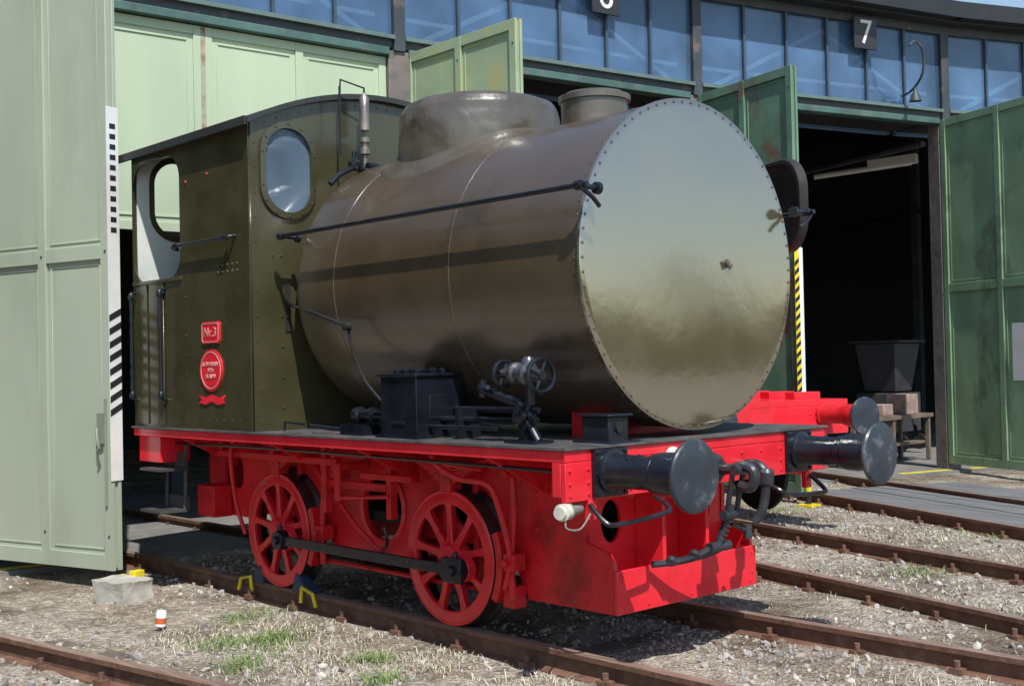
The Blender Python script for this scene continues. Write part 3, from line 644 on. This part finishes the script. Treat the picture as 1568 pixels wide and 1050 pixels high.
for i,s in ((5,'6'),(6,'7')):
    M,L=segM(P[i],P[i+1]);cx=L*.635 if s=='7' else L*.64
    zb=6.04 if s=='7' else 5.97
    np_=empty('bay_number_sign',tuple(M@Vector((cx,.2,6.2))))
    bm=bmesh.new();B(bm,cx-.22,cx+.22,.12,.15,zb,zb+.46,M);fin('plate',bm,paint('sign_black',(.03,.03,.035),.4),np_,bevel=.006)
    bm=bmesh.new();B(bm,cx-.02,cx+.02,.036,.119,zb+.1,zb+.14,M);B(bm,cx-.02,cx+.02,.036,.119,zb+.32,zb+.36,M);fin('bracket',bm,STEEL,np_)
    T=M@Matrix.Translation((cx,.153,zb+.225))@Matrix(((1,0,0,0),(0,0,1,0),(0,1,0,0),(0,0,0,1)))
    text('digit',s,.50,T,WHITE,np_)
gl=empty('wall_lamp',tuple(Vector((-4.8,10.3,6))))
M,L=segM(P[6],P[7]);bm=bmesh.new()
tube(bm,[M@Vector(v) for v in smoothpath([(3.7,.04,5.45),(3.7,.25,5.5),(3.7,.45,5.7),(3.66,.5,6.0),(3.5,.52,6.12),(3.38,.52,6.05)],4)],.018,8)
lathe(bm,M@Vector((3.7,.30,5.32)),(0,0,1),[(0,.09),(.10,.06),(.14,.03),(.2,.02)],seg=14)
fin('lamp_arm_and_shade',bm,STEEL,gl)

# ---- door leaves
def leaf(hx,hy,ex,ey,z0,z1,mat,th=.06,rail=2.62,hz=None,name='shed_door'):
    g=empty(name,(hx,hy,z0));a=Vector((hx,hy,0));b=Vector((ex,ey,0));M,L=segM(a,b)
    bm=bmesh.new()
    B(bm,.02,L-.02,-.018,.018,z0+.02,z1-.02,M)
    for s in (-1,1):
        y0,y1=(-.05,-.0185) if s<0 else (.0185,.05)
        for x0,x1 in ((0,.10),(L/2-.05,L/2+.05),(L-.10,L)): B(bm,x0,x1,y0,y1,z0,z1,M)
        for za,zb in ((z0,z0+.13),(rail-.06,rail+.06),(z1-.11,z1)):
            for x0,x1 in ((.1005,L/2-.0505),(L/2+.0505,L-.1005)): B(bm,x0,x1,y0+.002,y1-.002,za,zb,M)
        for x0,x1 in ((.1005,L/2-.0505),(L/2+.0505,L-.1005)):
            for za,zb in ((z0+.131,rail-.061),(rail+.061,z1-.111)):
                w=.018;e=.03
                yy=(-.026,-.0182) if s<0 else (.0182,.026)
                B(bm,x0+e,x0+e+w,*yy,za+e,zb-e,M);B(bm,x1-e-w,x1-e,*yy,za+e,zb-e,M)
                B(bm,x0+e+w,x1-e-w,*yy,za+e,za+e+w,M);B(bm,x0+e+w,x1-e-w,*yy,zb-e-w,zb-e,M)
    fin('door_leaf',bm,mat,g,bevel=.004)
    bm=bmesh.new()
    for z in (.6,2.6,4.6): C(bm,tuple(M@Vector((-.02,0,z-.1))),tuple(M@Vector((-.02,0,z+.1))),.03);
    for s in (-1,1):
        y=s*.052
        for z in (.3,rail,4.9): rivets(bm,[M@Vector((x,y,z)) for x in (.04,L/2,L-.04)],M.to_3x3()@Vector((0,s,0)),.012)
    fin('hinges',bm,STEEL,g)
    return g,M,L
def stripes(g,M,x,y0,y1,spec,mb,name):
    bw=bmesh.new();bk=bmesh.new()
    for (z0,z1,kind) in spec:
        B(bw,x,x+.006,y0,y1,z0,z1,M)
        if kind=='w': continue
        p={'s':.085,'d':.11}[kind];z=z0+.02
        while z+p*.5<z1-.07:
            sh=0 if kind=='s' else -.06
            ya,yb=(y0+.03,y1-.03) if kind=='s' else (y0,y1)
            q=[(x+.008,ya,z),(x+.008,yb,z+sh),(x+.008,yb,z+sh+p*.5),(x+.008,ya,z+p*.5)]
            if min(v[2] for v in q)>=z0: bk.faces.new([bk.verts.new(M@Vector(v)) for v in q])
            z+=p
    fin(name+'_board',bw,mb,g);fin(name+'_marks',bk,BLACKM,g,smooth=False)
gA,MA,LA=leaf(-6.62,-1.80,-5.02,-1.335,0.02,ZT+.25,GLEAF)
stripes(gA,MA,LA+.002,-.06,.06,((2.75,3.80,'s'),(2.25,2.75,'w'),(1.2,2.25,'d'),(.75,1.2,'w')),WHITE,'hazard')
bm=bmesh.new()
tube(bm,[MA@Vector(v) for v in ((LA-.14,.08,1.18),(LA-.10,.11,1.10),(LA-.09,.10,1.02),(LA-.12,.09,.98))],.012)
tube(bm,[MA@Vector(v) for v in ((LA-.05,.065,1.42),(LA-.05,.065,.55))],.010);B(bm,LA-.16,LA-.06,.051,.062,1.05,1.3,MA)
fin('latch',bm,paint('latch_grey_green',(.2,.24,.18),.5),gA,bevel=.002)
leaf(-6.35,2.80,-4.50,2.78,0.0,ZT,GMOSS)
gB,MB,LB=leaf(-5.66,7.15,-3.88,6.73,0.0,ZT,GDARK)
stripes(gB,MB,LB+.002,-.06,.0,((1.0,2.95,'w'),),WHITE,'hazard_white')
stripes(gB,MB,LB+.0022,.001,.07,((1.0,2.95,'d'),),YELLOW,'hazard')
gD,MD,LD=leaf(-4.46,11.46,-2.35,10.62,0.0,ZT,GDARK2)
bm=bmesh.new();B(bm,1.35,1.75,.052,.058,1.25,2.05,MD);fin('notice_paper',bm,WHITE,gD)
leaf(-6.36,-6.55,-4.5,-6.9,0.0,ZT,GDARK2)

# ================================================================= interior things
lt=empty('fluorescent_batten_light',(-6.2,13.8,5.0))
bm=bmesh.new();a_=Vector((-8.0,13.45,4.93));b_=Vector((-6.3,13.85,5.0))
tube(bm,[a_,b_],.05,10);d_=(b_-a_).normalized();tube(bm,[a_+d_*1.0+Vector((0,0,.06)),b_+d_*.1+Vector((0,0,.06))],.11,4)
fin('tube_and_reflector',bm,WHITE,lt)
hp=empty('hopper_bin',(-6.6,13.5,0))
bm=bmesh.new()
def frus(bm,cx,cy,z0,z1,w0,w1,d0,d1):
    a=[bm.verts.new((cx+x*d0,cy+y*w0,z0)) for x,y in ((-1,-1),(1,-1),(1,1),(-1,1))];b=[bm.verts.new((cx+x*d1,cy+y*w1,z1)) for x,y in ((-1,-1),(1,-1),(1,1),(-1,1))]
    bridge(bm,a,b);bm.faces.new(a);bm.faces.new(b)
frus(bm,-6.8,13.75,1.0,1.85,.28,.42,.3,.4);B(bm,-7.3,-6.3,13.3,14.2,1.855,1.90);B(bm,-7.2,-6.4,13.35,14.15,.3,.98)
fin('hopper_body',bm,GREY,hp,bevel=.02)
bm=bmesh.new()
for x in (-7.2,-6.4):
    for y in (13.45,14.05): C(bm,(x,y-.03,.12),(x,y+.03,.12),.14)
tube(bm,[(-6.35,13.6,.9),(-6.0,13.1,.7),(-5.8,12.9,.3)],.03)
fin('hopper_wheels',bm,BLACKM,hp)
wb=empty('workbench',(-5.6,11.6,0))
bm=bmesh.new();B(bm,-6.1,-5.5,10.5,12.9,.62,.68);
for x in (-6.05,-5.55):
    for y in (10.55,11.7,12.8): B(bm,x-.03,x+.03,y-.03,y+.03,-.1,.62)
B(bm,-6.05,-5.55,10.7,12.7,.2,.24);fin('bench',bm,paint('bench_wood',(.16,.12,.09),.8,.3,5),wb)
bm=bmesh.new();B(bm,-5.95,-5.6,12.2,12.6,.681,1.0);B(bm,-5.9,-5.6,11.0,11.25,.681,.8);B(bm,-5.9,-5.65,11.6,11.9,.681,.86);fin('bench_boxes',bm,paint('box_paint',(.34,.24,.20),.7,.3,6),wb,bevel=.01)
cb=empty('storage_cabinet',(-9,9.6,0))
bm=bmesh.new();B(bm,-9.6,-8.2,8.6,10.6,0,2.2);B(bm,-9.2,-8.5,11.2,12.6,0,3.2);B(bm,-8.19,-8.17,8.7,9.55,.1,2.1);B(bm,-8.19,-8.17,9.6,10.5,.1,2.1);fin('cabinet_body',bm,paint('cabinet_paint',(.07,.085,.11),.5,.2,3),cb,bevel=.02)

# ================================================================= GROUND & TRACKS
GZ=-.13
def gnoise(x,y):
    v=Vector((x,y,0));return noise.noise(v*.7)*.03+noise.noise(v*3.1)*.012+noise.noise(v*9)*.006
xs=np.concatenate([[-400,-150,-60,-30,-15],np.arange(-9,8.01,.09),[12,20,35,60,150,400]])
ys=np.concatenate([[-400,-150,-60,-30,-15],np.arange(-6,14.01,.09),[18,30,60,150,400]])
nx,ny=len(xs),len(ys)
V=[];F=[]
for y in ys:
    for x in xs:
        inn=-9<=x<=8 and -6<=y<=14
        V.append((x,y,GZ+(gnoise(x,y) if inn else 0)))
for j in range(ny-1):
    for i in range(nx-1):
        a=j*nx+i;F.append((a,a+1,a+nx+1,a+nx))
me=bpy.data.meshes.new('ground');me.from_pydata(V,[],F);me.polygons.foreach_set('use_smooth',[True]*len(F))
go=bpy.data.objects.new('ground',me);col.objects.link(go)
m=bpy.data.materials.new('gravel_and_soil');m.use_nodes=True;N=m.node_tree.nodes;Lk=m.node_tree.links;b=N['Principled BSDF'];b.inputs['Roughness'].default_value=.95;b.inputs['Specular IOR Level'].default_value=.2
tc=N.new('ShaderNodeTexCoord')
def nz(s,d=6,r=.6):
    n=N.new('ShaderNodeTexNoise');n.inputs['Scale'].default_value=s;n.inputs['Detail'].default_value=d;n.inputs['Roughness'].default_value=r;Lk.new(tc.outputs['Object'],n.inputs['Vector']);return n
def ramp(src,stops):
    r=N.new('ShaderNodeValToRGB');e=r.color_ramp.elements
    e[0].position=stops[0][0];e[0].color=(*stops[0][1],1);e[1].position=stops[-1][0];e[1].color=(*stops[-1][1],1)
    for p,c in stops[1:-1]: q=e.new(p);q.color=(*c,1)
    Lk.new(src,r.inputs[0]);return r
n1=nz(1.0);n2=nz(9);vo=N.new('ShaderNodeTexVoronoi');vo.inputs['Scale'].default_value=42;Lk.new(tc.outputs['Object'],vo.inputs['Vector'])
r1=ramp(n1.outputs[0],[(.36,(.17,.135,.105)),(.47,(.31,.265,.215)),(.58,(.44,.395,.335)),(.68,(.38,.33,.27))])
r2=ramp(n2.outputs[0],[(.3,(.60,.58,.55)),(.7,(1.2,1.18,1.14))])
bw=N.new('ShaderNodeRGBToBW');Lk.new(vo.outputs['Color'],bw.inputs[0])
r3=ramp(bw.outputs[0],[(.15,(.55,.54,.53)),(.8,(1.3,1.3,1.3))])
mA=N.new('ShaderNodeMix');mA.data_type='RGBA';mA.blend_type='MULTIPLY';mA.inputs[0].default_value=1;Lk.new(r1.outputs[0],mA.inputs[6]);Lk.new(r2.outputs[0],mA.inputs[7])
mB=N.new('ShaderNodeMix');mB.data_type='RGBA';mB.blend_type='MULTIPLY';mB.inputs[0].default_value=.8;Lk.new(mA.outputs[2],mB.inputs[6]);Lk.new(r3.outputs[0],mB.inputs[7])
Lk.new(mB.outputs[2],b.inputs['Base Color'])
ad=N.new('ShaderNodeMath');ad.operation='MULTIPLY_ADD';Lk.new(vo.outputs['Distance'],ad.inputs[0]);ad.inputs[1].default_value=-1.2;Lk.new(n2.outputs[0],ad.inputs[2])
bp=N.new('ShaderNodeBump');bp.inputs['Strength'].default_value=.9;bp.inputs['Distance'].default_value=.02;Lk.new(ad.outputs[0],bp.inputs['Height']);Lk.new(bp.outputs[0],b.inputs['Normal'])
me.materials.append(m)

tracks=[]
def railway(name,c0,d,t0,t1):
    g=empty(name,(c0[0],c0[1],0));d=Vector((d[0],d[1],0)).normalized();n=Vector((-d.y,d.x,0));o=Vector((c0[0],c0[1],0))
    M=Matrix(((d.x,n.x,0,o.x),(d.y,n.y,0,o.y),(0,0,1,0),(0,0,0,1)));tracks.append((M.inverted(),t0,t1))
    bs=bmesh.new();bt=bmesh.new();bk=bmesh.new();bc=bmesh.new()
    for s in (-1,1):
        y=s*.7525
        prof=[(-.036,-.002),(-.036,-.030),(-.010,-.042),(-.009,-.115),(-.062,-.130),(-.062,-.14),(.062,-.14),(.062,-.130),(.009,-.115),(.010,-.042),(.036,-.030),(.036,-.002)]
        a=[bs.verts.new(M@Vector((t0,y+p,z))) for p,z in prof];b_=[bs.verts.new(M@Vector((t1,y+p,z))) for p,z in prof];bridge(bs,a,b_)
        B(bt,t0,t1,y-.034,y+.034,-.003,.0,M)
        x=t0+.2
        while x<t1:
            for q in (-1,1):
                B(bc,x-.04,x+.04,y+q*.075-.03,y+q*.075+.03,-.128,-.095,M);C(bc,M@Vector((x,y+q*.075,-.1)),M@Vector((x,y+q*.075,-.055)),.018,seg=8)
            x+=.62
    x=t0+.2
    while x<t1:
        B(bk,x-.12+random.uniform(-.01,.01),x+.12,-1.25+random.uniform(-.05,.05),1.25,-.25,-.140+random.uniform(-.01,.006),M);x+=.62
    fin('rail_sides',bs,RAIL,g);fin('rail_heads',bt,RAILTOP,g,bevel=.001);fin('sleepers',bk,SLEEPER,g,bevel=.01);fin('rail_clips',bc,RAIL,g)
railway('railway_track',(0,0),(1,0),-22,6.5)
railway('railway_track',(-1.2,3.10),(1,-.27),-20,7)
railway('railway_track',(-2.0,6.95),(1,-.44),-16,7)
railway('railway_track',(-2.4,-3.45),(1,.17),-16,7)
bm=bmesh.new()
for i in range(3,9):
    M,L=segM(P[i],P[i+1]);B(bm,0.01,L-.01,-6,.25,-.3,-.085,M)
fin('concrete_apron',bm,paint('apron_concrete',(.19,.18,.17),.9,.2,5,.3,15),None)
bm=bmesh.new()
for i in range(3,9):
    M,L=segM(P[i],P[i+1])
    B(bm,.2,.9,.05,.16,-.084,-.080,M);B(bm,L-1.2,L-.2,.05,.16,-.084,-.080,M)
fin('yellow_floor_line',bm,YELLOW,None)
Mt=Matrix.Translation((-2.0,6.95,0))@Matrix.Rotation(math.atan2(-.44,1),4,'Z')
bm=bmesh.new()
for k in range(7): B(bm,-2.2,4.0,-.62+k*.178,-.62+k*.178+.168,-.2,-.035+random.uniform(-.006,.004),Mt)
for k in range(5): B(bm,-2.2,4.0,.85+k*.178,.85+k*.178+.168,-.2,-.035+random.uniform(-.006,.004),Mt)
fin('timber_crossing',bm,paint('grey_timber',(.15,.15,.15),.9,.25,4,.4,14,stretch=(.3,3,1)),None,bevel=.006)

def near_rail(x,y):
    for Mi,t0,t1 in tracks:
        q=Mi@Vector((x,y,0))
        if t0<q.x<t1 and abs(abs(q.y)-.7525)<.07: return True
    return False
ico=[(0,0,1),(.894,0,.447),(.276,.851,.447),(-.724,.526,.447),(-.724,-.526,.447),(.276,-.851,.447),(.724,.526,-.447),(-.276,.851,-.447),(-.894,0,-.447),(-.276,-.851,-.447),(.724,-.526,-.447),(0,0,-1)]
icf=[(0,1,2),(0,2,3),(0,3,4),(0,4,5),(0,5,1),(1,6,2),(2,7,3),(3,8,4),(4,9,5),(5,10,1),(6,7,2),(7,8,3),(8,9,4),(9,10,5),(10,6,1),(11,7,6),(11,8,7),(11,9,8),(11,10,9),(11,6,10)]
ico=np.array(ico)
V=[];F=[];MI=[]
for k in range(60000):
    x=rng.uniform(-6.2,4.2);y=rng.uniform(-4.2,9.5)
    dens=noise.noise(Vector((x*.8,y*.8,3)))*1.3+.40
    if y<-1.0: dens-=.24
    if rng.random()>dens+.22 or near_rail(x,y): continue
    r=rng.choice([.008,.012,.018,.028],p=[.38,.34,.20,.08])*rng.uniform(.8,1.35)
    A=rng.normal(size=(3,3));q,_=np.linalg.qr(A)
    pts=(ico*rng.uniform(.65,1.2,size=(12,1))*np.array([1,.8,.55]))@q.T*r
    z=GZ+gnoise(x,y)+r*.2
    base=len(V);V.extend((pts+np.array([x,y,z])).tolist());F.extend([(a+base,b_+base,c_+base) for a,b_,c_ in icf]);MI.extend([int(rng.choice(4,p=[.15,.35,.28,.22]))]*20)
me=bpy.data.meshes.new('gravel');me.from_pydata(V,[],F)
for nm,c in (('stone_pale',(.50,.465,.41)),('stone_mid',(.37,.33,.285)),('stone_grey',(.32,.305,.285)),('stone_brown',(.23,.185,.145))): me.materials.append(paint(nm,c,.9,.25,15))
me.polygons.foreach_set('material_index',[int(v) for v in MI])
o=bpy.data.objects.new('gravel',me);col.objects.link(o)
def grass(name,n,region,mats,thr,hmin,hmax,seed,clump=None):
    r=np.random.default_rng(seed);V=[];F=[];MI=[]
    for k in range(n):
        if clump is None:
            x=r.uniform(region[0],region[1]);y=r.uniform(region[2],region[3])
            if noise.noise(Vector((x*1.1,y*1.1,seed)))+.35*noise.noise(Vector((x*4,y*4,seed)))<thr+(.10 if y>-.8 else 0): continue
        else:
            c=clump[r.integers(0,len(clump))];x=c[0]+r.normal()*c[2];y=c[1]+r.normal()*c[2]
        if near_rail(x,y): continue
        h=r.uniform(hmin,hmax);a=r.uniform(0,2*math.pi);w=r.uniform(.0015,.004);le=r.uniform(.3,2.2)*h
        dx,dy=math.cos(a),math.sin(a);z=GZ+gnoise(x,y)-.003
        px,py=-dy*w,dx*w;b0=len(V)
        V.extend([(x-px,y-py,z),(x+px,y+py,z),(x+dx*le*.4+px*.7,y+dy*le*.4+py*.7,z+h*.6),(x+dx*le*.4-px*.7,y+dy*le*.4-py*.7,z+h*.6),(x+dx*le,y+dy*le,z+h*r.uniform(.3,1))])
        F.extend([(b0,b0+1,b0+2,b0+3),(b0+3,b0+2,b0+4)]);mi=int(r.integers(0,len(mats)));MI.extend([mi,mi])
    me=bpy.data.meshes.new(name);me.from_pydata(V,[],F)
    for m_ in mats: me.materials.append(m_)
    me.polygons.foreach_set('material_index',MI);o=bpy.data.objects.new(name,me);col.objects.link(o)
def leafm(nm,c): return paint(nm,c,.7,.2,6)
DRY=[leafm('straw_a',(.54,.48,.34)),leafm('straw_b',(.40,.35,.25)),leafm('straw_c',(.60,.56,.44))]
GRN=[leafm('grass_a',(.12,.21,.05)),leafm('grass_b',(.18,.29,.08)),leafm('grass_c',(.27,.33,.13))]
grass('dry_grass',40000,(-6,4,-4.0,8.5),DRY,.12,.006,.028,5)
grass('dry_grass_tufts',6000,None,DRY,0,.02,.06,6,clump=[(-2.0,-1.35,.25),(-2.7,-1.25,.2),(-1.2,-1.15,.18),(-.4,-1.1,.15),(-1.6,-1.7,.3),(.2,2.3,.3),(-1.0,2.5,.35),(1.2,.3,.25),(2.0,1.0,.25),(0,4.4,.3),(-2.9,-1.75,.2),(-3.9,5.9,.3),(-1.6,5.2,.3)])
grass('green_grass_tufts',3400,None,GRN,0,.02,.08,8,clump=[(-2.35,-1.55,.15),(-2.6,-1.75,.11),(-2.0,-1.95,.10),(-3.2,-1.2,.14),(-2.45,-1.45,.06),(-1.5,-1.35,.08),(.9,2.1,.14),(-3.8,6.1,.15),(-.6,3.4,.16),(1.5,4.0,.25),(-1.1,-1.6,.06),(-1.1,5.6,.3)])
bm=bmesh.new()
for k in range(60):
    x=random.uniform(-5,3);y=random.choice([random.uniform(-2.8,-.9),random.uniform(.9,6)]);a=random.uniform(0,6.28);l=random.uniform(.05,.16);z=GZ+gnoise(x,y)+.01
    tube(bm,[(x,y,z),(x+math.cos(a)*l*.5,y+math.sin(a)*l*.5,z+random.uniform(0,.02)),(x+math.cos(a+.4)*l,y+math.sin(a+.4)*l,z)],.003,5)
fin('twigs',bm,SLEEPER,None)

# ================================================================= small yard things
st=empty('door_stop_block',(-4.62,-1.52,GZ))
bm=bmesh.new();B(bm,-.17,.17,-.15,.15,-.12,.13,Matrix.Translation((-4.58,-1.50,GZ+.02))@Matrix.Rotation(.25,4,'Z'))
bmesh.ops.subdivide_edges(bm,edges=bm.edges,cuts=4,use_grid_fill=True)
for v in bm.verts: v.co+=Vector([noise.noise(v.co*9+Vector((i*7,0,0)))*.03 for i in range(3)])
fin('stone_block',bm,CONC,st,angle=50)
bm=bmesh.new();Mk=Matrix.Translation((-4.78,-1.36,.01))@Matrix.Rotation(.28,4,'Z');B(bm,-.13,.13,-.05,.05,-.06,-.035,Mk);B(bm,.06,.13,-.05,.05,-.035,.05,Mk);B(bm,-.12,-.08,-.05,.05,-.035,.0,Mk)
fin('door_catch',bm,YELLOW,st,bevel=.005)
cn=empty('drink_can',(-3.35,-1.80,GZ))
bm=bmesh.new();lathe(bm,(-3.35,-1.80,GZ+.01),(0,.1,1),[(0,.028),(.008,.036),(.10,.036),(.115,.028),(.118,.001)],seg=20);fin('can_body',bm,WHITE,cn)
bm=bmesh.new();lathe(bm,(-3.35,-1.798,GZ+.035),(0,.1,1),[(0,.0365),(.04,.0365)],seg=20,caps=False);fin('can_label',bm,paint('orange_print',(.6,.13,.04),.4),cn)
for xw,sx in ((-3.47,1),(-3.47,-1)):
    ch=empty('wheel_chock',(xw+sx*.42,-.75,0))
    bm=bmesh.new()
    pts=[(.12,0),(.38,0),(.38,.03),(.28,.045),(.20,.12),(.17,.13)]
    a=[bm.verts.new((xw+sx*(p+.08),-.80,z+.002)) for p,z in pts];b_=[bm.verts.new((xw+sx*(p+.08),-.70,z+.002)) for p,z in pts];bridge(bm,a,b_);bm.faces.new(a);bm.faces.new(b_)
    fin('chock_wedge',bm,paint('chock_blue_black',(.03,.05,.09),.5),ch,bevel=.005)
    bm=bmesh.new();tube(bm,[(xw+sx*.34,-.815,-.07),(xw+sx*.36,-.815,.04),(xw+sx*.50,-.815,.01),(xw+sx*.54,-.815,-.08)],.014,8);fin('chock_clamp',bm,YELLOW,ch)
pb=empty('door_catch_post',(-3.75,6.62,GZ));bm=bmesh.new();C(bm,(-3.75,6.62,GZ),(-3.75,6.62,.18),.035);fin('post',bm,BLACKM,pb)
bm=bmesh.new();C(bm,(-3.75,6.62,.02),(-3.75,6.62,.10),.038);B(bm,-3.85,-3.65,6.52,6.72,GZ,GZ+.03);fin('post_band',bm,YELLOW,pb)

# ================================================================= trees and hedge across the yard (unseen, added to shape the tank front's reflection)
TREEM=paint('tree_foliage',(.06,.09,.03),.7,.4,.6);BARK=paint('bark',(.10,.075,.05),.9)
def cards(r,cl,cnt,spread,s,V,F):
    for c in cl:
        for _ in range(cnt):
            p=np.array(c)+r.normal(size=3)*spread;p[2]=max(p[2],-.1);u=r.normal(size=3);u/=np.linalg.norm(u);v=np.cross(u,r.normal(size=3));v/=np.linalg.norm(v);b0=len(V)
            V.extend([(p-u*s).tolist(),(p+v*s*.6).tolist(),(p+u*s).tolist(),(p-v*s*.6).tolist()]);F.append((b0,b0+1,b0+2,b0+3))
def tree(name,x,y,h,sd):
    r=np.random.default_rng(sd);g=empty(name,(x,y,0))
    bm=bmesh.new();C(bm,(x,y,-.2),(x+.2,y,h*.55),.28,.14,10)
    for k in range(6):
        a=r.uniform(0,6.28);C(bm,(x,y,h*.35+k*.3),(x+math.cos(a)*h*.22,y+math.sin(a)*h*.22,h*.6+k*.35),.10,.03,6)
    fin('trunk',bm,BARK,g)
    V=[];F=[]
    cl=[(x+r.normal()*h*.2,y+r.normal()*h*.2,h*.55+r.normal()*h*.17) for _ in range(28)]
    cards(r,cl,110,h*.065,.28,V,F)
    me=bpy.data.meshes.new('crown');me.from_pydata(V,[],F);me.materials.append(TREEM);o=bpy.data.objects.new('crown',me);col.objects.link(o);o.parent=g;o.matrix_parent_inverse=Matrix.Translation(-g.location)
k=0
for a in np.arange(-75,80,7.5):
    d=78+8*math.sin(k*1.7);tree('tree',d*math.cos(rad(a)),d*math.sin(rad(a)),6.0+1.0*math.sin(k*2.3),k);k+=1
r=np.random.default_rng(3);V=[];F=[];cl=[]
for a in np.arange(-78,82,.9):
    d=66+2*r.normal()
    for z in (.5,1.6,2.5+.6*r.normal()): cl.append((d*math.cos(rad(a)),d*math.sin(rad(a)),z))
cards(r,cl,36,.7,.42,V,F)
me=bpy.data.meshes.new('reflection_hedge');me.from_pydata(V,[],F);me.materials.append(TREEM);o=bpy.data.objects.new('reflection_hedge',me);col.objects.link(o)  # added out of view so the lower tank front reflects dark foliage

# ================================================================= CAMERA, WORLD, SUN
cx,cy,h,yaw,pitch,roll,f=4.4141,-5.6255,1.6311,42.6801,.9856,-1.2284,1847.75
a=rad(yaw);b=rad(pitch);c=rad(roll)
Fv=Vector((-math.cos(a)*math.cos(b),math.sin(a)*math.cos(b),math.sin(b)));R0=Vector((math.sin(a),math.cos(a),0));U0=R0.cross(Fv)
R2=(R0*math.cos(c)+U0*math.sin(c)).normalized();U2=R2.cross(Fv)
cd=bpy.data.cameras.new('camera');cd.sensor_width=36;cd.sensor_fit='HORIZONTAL';cd.lens=f/1568*36;cd.clip_end=2000;cd.clip_start=.05
co=bpy.data.objects.new('camera',cd);col.objects.link(co)
Mc=Matrix(((R2.x,U2.x,-Fv.x,cx),(R2.y,U2.y,-Fv.y,cy),(R2.z,U2.z,-Fv.z,h),(0,0,0,1)));co.matrix_world=Mc;scene.camera=co
S=Vector((.52,-.25,.82)).normalized()
sd=bpy.data.lights.new('sun','SUN');sd.energy=5.0;sd.angle=rad(.5);sd.color=(1,.97,.92)
so=bpy.data.objects.new('sun',sd);col.objects.link(so);so.rotation_euler=S.to_track_quat('Z','Y').to_euler()
w=bpy.data.worlds.new('World');scene.world=w;w.use_nodes=True;N=w.node_tree.nodes;sk=N.new('ShaderNodeTexSky');sk.sky_type='NISHITA';sk.sun_disc=False
sk.sun_elevation=math.asin(S.z);sk.sun_rotation=math.atan2(S.x,S.y);sk.air_density=1.3;sk.dust_density=.4;sk.ozone_density=1.5
bg=N['Background'];bg.inputs[1].default_value=.15;w.node_tree.links.new(sk.outputs[0],bg.inputs[0])
scene.view_settings.view_transform='Standard';scene.view_settings.look='None';scene.view_settings.exposure=0
